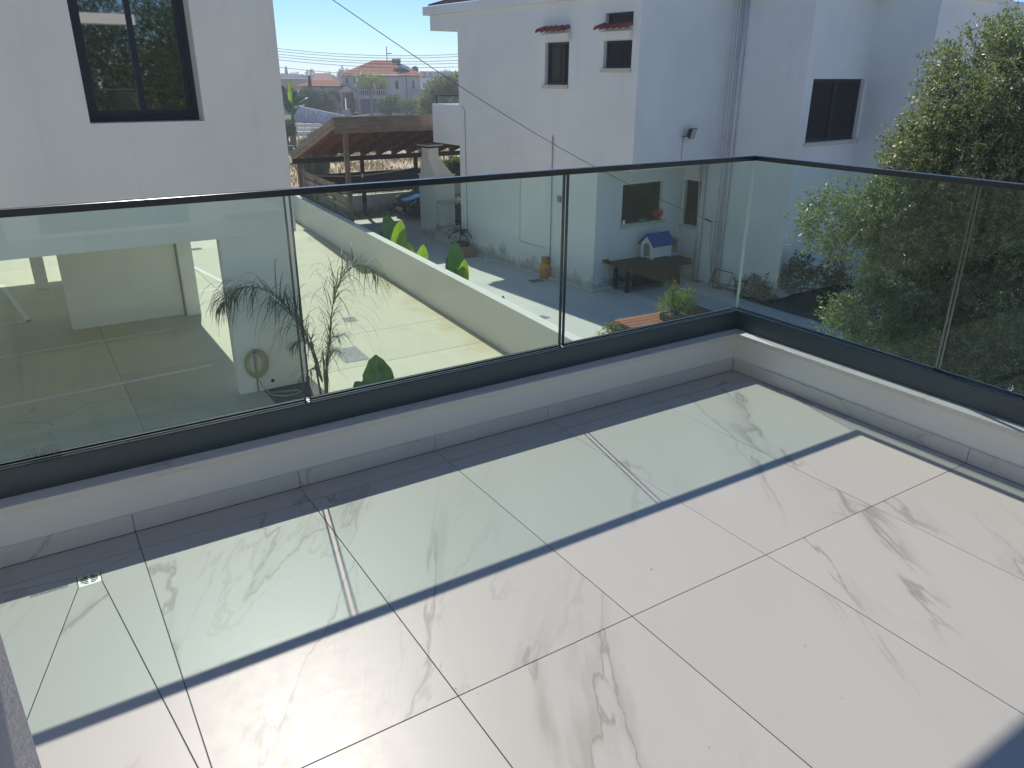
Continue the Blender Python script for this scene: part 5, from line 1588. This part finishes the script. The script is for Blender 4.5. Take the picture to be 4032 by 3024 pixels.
MB().hexa([(.0, -1.4, .05), (1.7, -1.4, -.35), (1.7, .2, .1), (.0, .2, .6), (.0, -1.4, .12), (1.7, -1.4, -.28), (1.7, .2, .17), (.0, .2, .67)]).build('panel', pmat('solar panel', (.22, .26, .30), rough=.15), sw, local=True)
MB().bar((-.3, .0, -.4), (-.3, .0, .6), .05, .05).bar((.3, .0, -.4), (.3, .0, .6), .05, .05).build('stand', M_grate, sw, local=True)

# garden wall of the villa and the wall along the lane
gw = fthing('garden_wall', 'long stained white garden wall below the villa hedge', 'wall', 97, -7.5)
mb = MB()
mb.hexa([FP(101, -10.9, G), FP(92, -4.2, G), FP(92.2, -4.1, G), FP(101.2, -10.8, G), FP(101, -10.9, -1.80), FP(92, -4.2, -2.70), FP(92.2, -4.1, -2.70), FP(101.2, -10.8, -1.80)])
mb.build('wall_body', mat_plaster('rain stained wall', (.86, .79, .75), stain=(.52, .44, .40), zlo=-3.3, zhi=-1.6, bs=20, bstr=.1, dirt=.15), gw)
lw = fthing('lane_wall', 'low grey wall running along the lane in front of the villa', 'wall', 105, 1)
MB().hexa([FP(100, -4.6, G), FP(118, 6.5, G), FP(118.2, 6.4, G), FP(100.2, -4.7, G), FP(100, -4.6, -3.30), FP(118, 6.5, -2.72), FP(118.2, 6.4, -2.72), FP(100.2, -4.7, -3.30)]).build('wall_body', M_conc2, lw)
lf = fthing('picket_wall', 'pale low wall with white pickets left of the stained wall', 'wall', 118, -13.5)
MB().box(-3, 2.2, 0, .2, 0, 1.2).build('wall_body', M_fwall, lf, local=True)
for i in range(16): MB().box(-2.9+i*.32, -2.78+i*.32, .05, .12, 1.201, 1.85).build('picket', M_fwall, lf, local=True)
MB().box(-3, 2.2, .04, .13, 1.851, 1.93).build('rail', M_fwall, lf, local=True)

# bars along the road
bf = fthing('metal_bar_fence', 'grey vertical bar fence beyond the carport roof', 'fence', 54, -6)
for i in range(34): MB().box(-2.2+i*.12, -2.175+i*.12, 0, .03, .06, .86).build('bar', M_grate, bf, local=True)
for z in (.04, .86): MB().box(-2.3, 2.0, -.01, .04, z, z+.05).build('rail', M_bwall, bf, local=True)

# trees and hedges --------------------------------------------------------------
def tree(name, label, r, s, lobes, n, leaf, mat, cat='tree', group=None, trunk=.15, per=7, tl=.5, zb=G, shell=.5):
    c = FP(r, s, zb); t = thing(name, label, cat, tuple(c), FA, group)
    lb = [(np.array(FP(r+o[1], s+o[0], o[2])), np.array(rr)) for o, rr in lobes]
    leafy('crown', mat, t, lb, n, per, tl, leaf, leaf*.6, shell=shell)
    mb = MB(); limbs(mb, tuple(c), [tuple(l[0]) for l in lb], trunk, trunk*.25, .2, 6)
    mb.build('trunk', M_bark2, t)
    return t
tree('garden_hedge', 'large rounded dark green bush behind the stained wall', 103, -8.0, (((-.9, 0, -1.2), (1.3, 1.2, 1.0)), ((.6, 0, -1.5), (1.3, 1.2, .95)), ((1.6, 0, -2.1), (.8, .9, .85)), ((-1.4, 0, -2.2), (.9, 1, .8)), ((.2, 0, -2.4), (1.6, 1.2, .7))), 1500, .20, M_hedged, 'bush')
tree('flowering_bush', 'bright green bushes in front of the garage', 108, .9, (((-.3, 0, -2.3), (1.2, 1, .8)), ((.5, 0, -1.8), (.7, .8, .6)), ((1.2, 0, -2.2), (.8, .8, .8))), 900, .18, M_hedge, 'bush')
tree('grey_bush', 'grey green bushes right of the bright ones below the villa', 107, 3.6, (((-.8, 0, -2.3), (.9, .9, .7)), ((.6, 0, -2.1), (1.0, .9, .7)), ((1.2, 0, -2.5), (.8, .8, .6))), 700, .16, M_hedgey, 'bush')
tree('eucalyptus_tree', 'large yellow green tree at the edge of the white house', 85, 7.0, (((-1.6, 0, -.9), (1.3, 1.3, 1.0)), ((-.5, 0, .2), (1.4, 1.3, .9)), ((1.2, 0, .5), (1.6, 1.4, 1.0)), ((.2, 0, -.9), (1.8, 1.5, 1.1)), ((-2.3, 0, -1.9), (.9, 1, .8)), ((.5, 0, -2.3), (2.2, 1.4, .9)), ((2.8, 0, -.2), (1.4, 1.3, 1.2))), 3200, .20, M_hedgey)
tree('lane_shrub', 'dark shrub at the corner of the lane wall', 95, 4.9, (((0, 0, -2.6), (1.1, .8, .7)), ((.9, 0, -2.4), (1, .8, .8))), 500, .16, M_hedged, 'bush')
def cypress(label, r, s, zt_, w):
    t = fthing('cypress_tree', label, 'tree', r, s, group='cypress trees')
    h = zt_-G; n = 1300
    q = rng.random(n)**.8; a = rng.random(n)*6.28
    rad = w*np.sin(np.pi*np.clip(q*.92+.08, 0, 1))**.7*(1-q*.55)*rng.uniform(.55, 1.05, n)
    c = np.array(FP(r, s, G))
    P = np.stack([c[0]+rad*np.cos(a), c[1]+rad*np.sin(a), G+.2+q*(h-.2)], 1)
    D = np.stack([np.cos(a)*.35, np.sin(a)*.35, np.ones(n)], 1)
    V, F = leaf_arrays(P, D, .34, .12)
    raw_mesh('crown', V, F, M_hedged, t)
    MB().tube([tuple(c), (c[0], c[1], G+h*.8)], .08, 6, .02).build('trunk', M_bark2, t)
cypress('slim dark cypress above the rounded bush', 106, -8.75, 1.2, .36)
cypress('slim dark cypress beside the villa porch', 110, -3.8, -.8, .42)
# villa palm
vp = fthing('villa_palm', 'tall palm with a drooping pale crown before the villa', 'palm', 105, -1.2)
c = FP(105, -1.25, G)
MB().tube([tuple(c), (c.x+.05, c.y, G+2.5), tuple(FP(105, -1.08, .7))], [.17, .14, .13], 9).build('trunk', pmat('pale palm trunk', (.34, .30, .24), rough=.9), vp, smooth=True)
top = np.array(FP(105, -1.08, .65))
M_vp = mat_leaf('pale palm leaflets', (.34, .37, .12), (.22, .27, .09), trans=.45)
for i in range(20):
    a = i*2.399; e = .25+.75*((i*7) % 10)/10
    hx, hy = math.cos(a), math.sin(a)
    ctrl = [top, top+np.array([hx*.5, hy*.5, .75*e]), top+np.array([hx*1.15, hy*1.15, 1.35*e]), top+np.array([hx*1.8, hy*1.8, 1.25*e-.35]), top+np.array([hx*2.1, hy*2.1, .7*e-1.1])]
    frond(ctrl, 20, .95, .5, M_vp, vp, rad=.03, wl=.03)
# banana plant and round shrub at the left edge
bp = fthing('banana_plant', 'banana plant with big torn leaves by the corner of the block', 'plant', 60, -6.3)
for ds, dz, dr, w, mt in ((-.62, 1.15, .3, .42, M_strd), (-.12, 1.1, -.4, .34, M_stre), (.95, .28, .2, .44, M_strd), (.75, -.25, -.5, .40, M_strd), (-.85, .15, -.2, .42, M_strd), (.42, .72, .5, .30, M_strd), (-.5, -.35, -.4, .36, M_strd), (.25, -.4, -.7, .36, M_strd)):
    blade(FP(60, -6.35, -.75), FP(60+dr, -6.35+ds, dz), w, (-.3*rnd.uniform(.2, 1.5), -.5, 1.0), mt, bp, curl=1.0, pet=.12)
MB().tube([tuple(FP(60, -6.35, G)), tuple(FP(60, -6.35, -.9))], .11, 8, .07).build('stem', M_pstem, bp, smooth=True)
tree('clipped_shrub', 'round dark green shrub at the edge of the off white block', 60, -6.75, (((0, 0, -2.05), (.50, .5, .55)), ((-.1, 0, -2.3), (.45, .5, .4))), 500, .10, M_hedged, 'bush', tl=.2)
tree('dark_shrub', 'dark shrub under the banana leaves', 64, -6.9, (((0, 0, -.1), (.55, .5, .6)), ((.1, 0, -.7), (.5, .5, .5))), 400, .12, M_hedged, 'bush', tl=.2)
# reeds growing above the carport roof edge
rdz = fthing('reed_clump', 'tall green reeds rising behind the sloping carport edge', 'plant', 45, -3.7)
n = 900; q = rng.random(n)
P = np.array([FP(45+rng.normal()*.5, -4.3+1.1*a+rng.normal()*.12, G) for a in q])
D = np.stack([rng.normal(size=n)*.12, rng.normal(size=n)*.12, np.ones(n)], 1)
V, F = leaf_arrays(P, D, 1.9+.75*q*rng.uniform(.8, 1.15, n), .035)
raw_mesh('blades', V, F, M_hedge, rdz)
tree('thorn_tree', 'sparse bare shrub beside the bar fence', 50, -5.2, (((0, 0, -2.2), (.3, .3, .4)), ((.3, 0, -2.4), (.3, .3, .3))), 60, .08, M_hedged, 'bush', tl=.2, trunk=.05)
tree('field_bush', 'low dark green bush in the dry field', 53, -4.0, (((0, 0, G+.2), (1.0, .6, .45)), ((.7, 0, G+.3), (.8, .6, .5))), 500, .10, M_hedged, 'bush', tl=.2, trunk=.03)
tree('cactus_shrub', 'green leafy shrub behind the barbecue hood', 34, 2.7, (((-.2, 0, -2.6), (.5, .5, .5)), ((.4, 0, -2.5), (.5, .5, .55)), ((.9, 0, -2.9), (.5, .5, .5))), 420, .22, M_hedge, 'bush', tl=.25, trunk=.03)
tree('yellow_shrub', 'pale green shrub seen between the far rafters', 46, 3.6, (((0, 0, -1.7), (.9, .6, .6)), ((-1.2, 0, -2.0), (.8, .6, .5)), ((1.0, 0, -1.5), (.8, .6, .7))), 500, .16, M_hedgey, 'bush', tl=.25, trunk=.04)

# dry grass in the field
n = 26000
r = 31+34*rng.random(n); s = (-.17+.26*rng.random(n))*r
k = np.sin(s*1.3)*np.cos(r*.7)+rng.normal(size=n)*.5
keep = k > -.2
r, s = r[keep], s[keep]; n = len(r)
P = np.stack([-2.5216+BX*r+BY*s, -1.383+BY*r-BX*s, np.full(n, G-.03)], 1)
D = np.stack([rng.normal(size=n)*.45, rng.normal(size=n)*.45, np.ones(n)], 1)
V, F = leaf_arrays(P, D, .07+.20*rng.random(n), .045)
go = raw_mesh('dry_grass', V, F, mat_leaf('dry grass', (.32, .20, .065), (.18, .125, .04), trans=.25, rough=.8))
tag(go, 'dry yellow grass in the field beyond the carport', 'grass', kind='stuff')

# distant houses, trees, wires ---------------------------------------------------
oh = fthing('orange_house', 'orange house with a flat roof far behind the banana plant', 'house', 132, -14)
MB().box(-3.5, 2.3, 0, 8, 0, 3.6).build('wall', pmat('orange wall', (.55, .36, .22), (.5, .33, .2), rough=.85), oh, local=True)
MB().box(-3.9, 2.9, -.4, 8.4, 3.601, 4.65).build('roof', pmat('pale roof', (.50, .42, .34), rough=.85), oh, local=True)
MB().box(1.2, 2.0, -.03, 0, 2.0, 2.5).build('window', M_fwin, oh, local=True)
def fblock(label, r, s, w, h, cols, rows_, mat):
    t = fthing('distant_block', label, 'building', r, s, group='distant flats')
    MB().box(-w/2, w/2, 0, 10, 0, h).build('wall', mat, t, local=True)
    MB().box(-w/2-.2, w/2+.2, -.2, 10.2, h+.001, h+.3).build('roof', mat, t, local=True)
    for i in range(cols):
        for j in range(rows_):
            x = -w/2+(i+.5)*w/cols; z = .8+j*3.0
            MB().box(x-w/cols*.32, x+w/cols*.32, -.12, .0, z+.9, z+2.3).build('window', M_fwin, t, local=True)
    return t
fblock('far white flats with two rows of balcony openings right of the villa', 240, 14.6, 5.4, 6.0, 3, 2, pmat('far white wall', (.55, .55, .55), rough=.85))
fblock('far grey low flats close to the edge of the white house', 250, 21.5, 8.0, 5.4, 4, 1, pmat('far grey wall', (.42, .42, .43), rough=.85))
fblock('hazy blue house far beyond the low villa wing', 290, -31, 9.0, 5.0, 3, 1, pmat('far blue wall', (.36, .38, .42), rough=.85))
hz_ = fthing('distant_roof', 'hazy red roofed house far behind the villa wing', 'house', 220, -15)
MB().box(-2.6, 2.6, 0, 8, 0, 3.6).build('wall', M_fwall, hz_, local=True)
hipo = MB(); hipo.hexa([(-3, -.4, 3.601), (3, -.4, 3.601), (3, 8.4, 3.601), (-3, 8.4, 3.601), (-1.6, 3.5, 5.6), (1.6, 3.5, 5.6), (1.6, 4.5, 5.6), (-1.6, 4.5, 5.6)]); hipo.build('roof', M_froof, hz_, local=True)
names = [('rounded dark tree on the skyline above the low wing', 300, -24, 4.2, 3.0), ('wide flat tree line beside the far blue house', 310, -31, 6.0, 2.2), ('small skyline tree at the edge of the block', 300, -35.5, 3.5, 2.2),
         ('umbrella pine on the skyline left of the villa roof', 300, -13.3, 2.6, 3.9), ('second skyline pine touching the villa roof', 305, -11.2, 2.4, 3.5), ('low skyline trees over the red roofed house', 320, -19.5, 5.0, 2.2),
         ('skyline tree beside the far white flats', 270, 10.5, 2.6, 3.0), ('dark tree in front of the far white flats', 200, 15.6, 2.2, 1.6), ('skyline trees behind the grey flats', 300, 24, 6.0, 3.2), ('hazy tree mass right of the villa', 180, 11.5, 2.6, .4)]
for lb, r, s, w, zt_ in names:
    hgt = zt_-G
    tree('distant_tree', lb, r, s, (((0, 0, G+hgt*.62), (w*.5, w*.5, hgt*.36)), ((-w*.35, 0, G+hgt*.45), (w*.4, w*.4, hgt*.32)), ((w*.35, 0, G+hgt*.48), (w*.38, w*.4, hgt*.32))), 420, .42, M_hedged, group='trees on the skyline', trunk=.2, tl=.6)
cyp = fthing('cypress_tree', 'tall pointed cypress on the far skyline', 'tree', 300, -32.5, group='cypress trees')
V, F = leaf_arrays(*(lambda q, a: (np.stack([FP(300, -32.5, 0).x+1.0*(1-q)*np.cos(a), FP(300, -32.5, 0).y+1.0*(1-q)*np.sin(a), G+q*7.0], 1), np.stack([np.cos(a)*.3, np.sin(a)*.3, np.ones(len(a))], 1)))(rng.random(900), rng.random(900)*6.28), 1.0, .4)
raw_mesh('crown', V, F, M_hedged, cyp)
MB().tube([tuple(FP(300, -32.5, G)), tuple(FP(300, -32.5, 2))], .2, 6, .05).build('trunk', M_bark2, cyp)
struct('distant_hills', MB().grid([[tuple(FP(520+40*math.sin(i), -300+i*15, z+(2.2*math.sin(i*.9)+1.3*math.sin(i*.37) if z > 0 else 0))) for i in range(41)] for z in (G-1, .6)]), M_hedged)
# power lines across the view and a street lamp
M_wire = pmat('power wire', (.05, .05, .06), rough=.6)
lines_ = [((-6.92, 3.20), (-.75, 2.82), (5.65, 2.94)), ((-6.92, 3.03), (-.76, 2.66), (5.65, 2.78)), ((-6.93, 2.84), (-.78, 2.45), (5.64, 2.53)), ((-6.93, 2.67), (-.79, 2.29), (5.64, 2.33)), ((-6.94, 2.48), (-1.74, 2.10), (5.63, 2.09)), ((-6.94, 1.99), (-3.33, 1.67), (1.5, 1.42))]
wl_names = ['topmost', 'second', 'third', 'fourth', 'fifth', 'lowest']
for (a, b, c), nm in zip(lines_, wl_names):
    co = np.polyfit([a[0], b[0], c[0]], [a[1], b[1], c[1]], 2)
    ss = np.linspace(-16, 14, 46)
    solo('power_wire', MB().tube([tuple(FP(60, q, np.polyval(co, q))) for q in ss], .016, 5), M_wire, nm+' of the six power wires across the sky', 'wire', 'power wires', smooth=True)
lp = fthing('street_lamp', 'thin street lamp rising above the villa ridge', 'lamp', 128, 1.25)
MB().tube([(0, 0, 0), (0, 0, 9.25)], .09, 8, .06).build('pole', M_wire, lp, local=True)
MB().box(-.05, .75, -.08, .08, 8.2, 8.32).build('lamp_head', M_wire, lp, local=True)
# dish on the villa's far roof
sdh = fthing('satellite_dish', 'small satellite dish above the right end of the villa roof', 'dish', 122, 5.2)
MB().bar((0, 0, 4.6), (0, 0, 5.7), .06, .06).build('mast', M_wire, sdh, local=True)
mb = MB(); rows = [[(.5*q*math.cos(a), .12*q*q, 5.95+.5*q*math.sin(a)) for a in np.linspace(0, 2*math.pi, 15)] for q in (.02, .4, .7, 1.0)]
mb.grid(rows); mb.build('reflector', M_grate, sdh, local=True, solid=.02)

# trees behind the balcony, seen mirrored in the big window
def rtree(label, x, y, h, w, mat, nn=4200):
    t = thing('mirrored_tree', label, 'tree', (x, y, G), 0, 'trees reflected in the window')
    lb = [(np.array((x+rnd.uniform(-.3, .3)*w, y+rnd.uniform(-.3, .3)*w, G+h*f)), np.array((w*.42, w*.42, h*.2))) for f in (.3, .45, .55, .62, .72, .82)]
    leafy('crown', mat, t, lb, nn, 8, .35, .13, .06, shell=.4)
    mb = MB(); limbs(mb, (x, y, G), [tuple(l[0]) for l in lb], .14, .03, .2, 7); mb.build('trunk', M_bark, t)
rtree('dark tree mirrored in the left pane of the big window', 1.2, -14.5, 9.6, 6.0, M_hedged)
rtree('green tree mirrored in the middle of the big window', 4.2, -13.0, 8.6, 5.0, M_hedge)
rtree('dense tree mirrored in the right pane of the big window', 6.3, -15.5, 8.4, 5.0, M_hedged)
rtree('loose tree mirrored in the lower corner of the big window', -1.0, -18.0, 10.5, 5.5, M_hedge)

# ------------------------------------------------------------------ haze
hz = MB().box(-70, 130, -40, 345, G-1.2, 6.9).build('haze', None)
hz['kind'] = 'stuff'
mt, nt, out = new_mat('thin summer haze')
pv = N(nt, 'ShaderNodeVolumePrincipled', Density=.0014, Anisotropy=.35)
pv.inputs['Color'].default_value = (.80, .88, 1.0, 1)
nt.links.new(pv.outputs[0], out.inputs['Volume'])
hz.data.materials.append(mt)
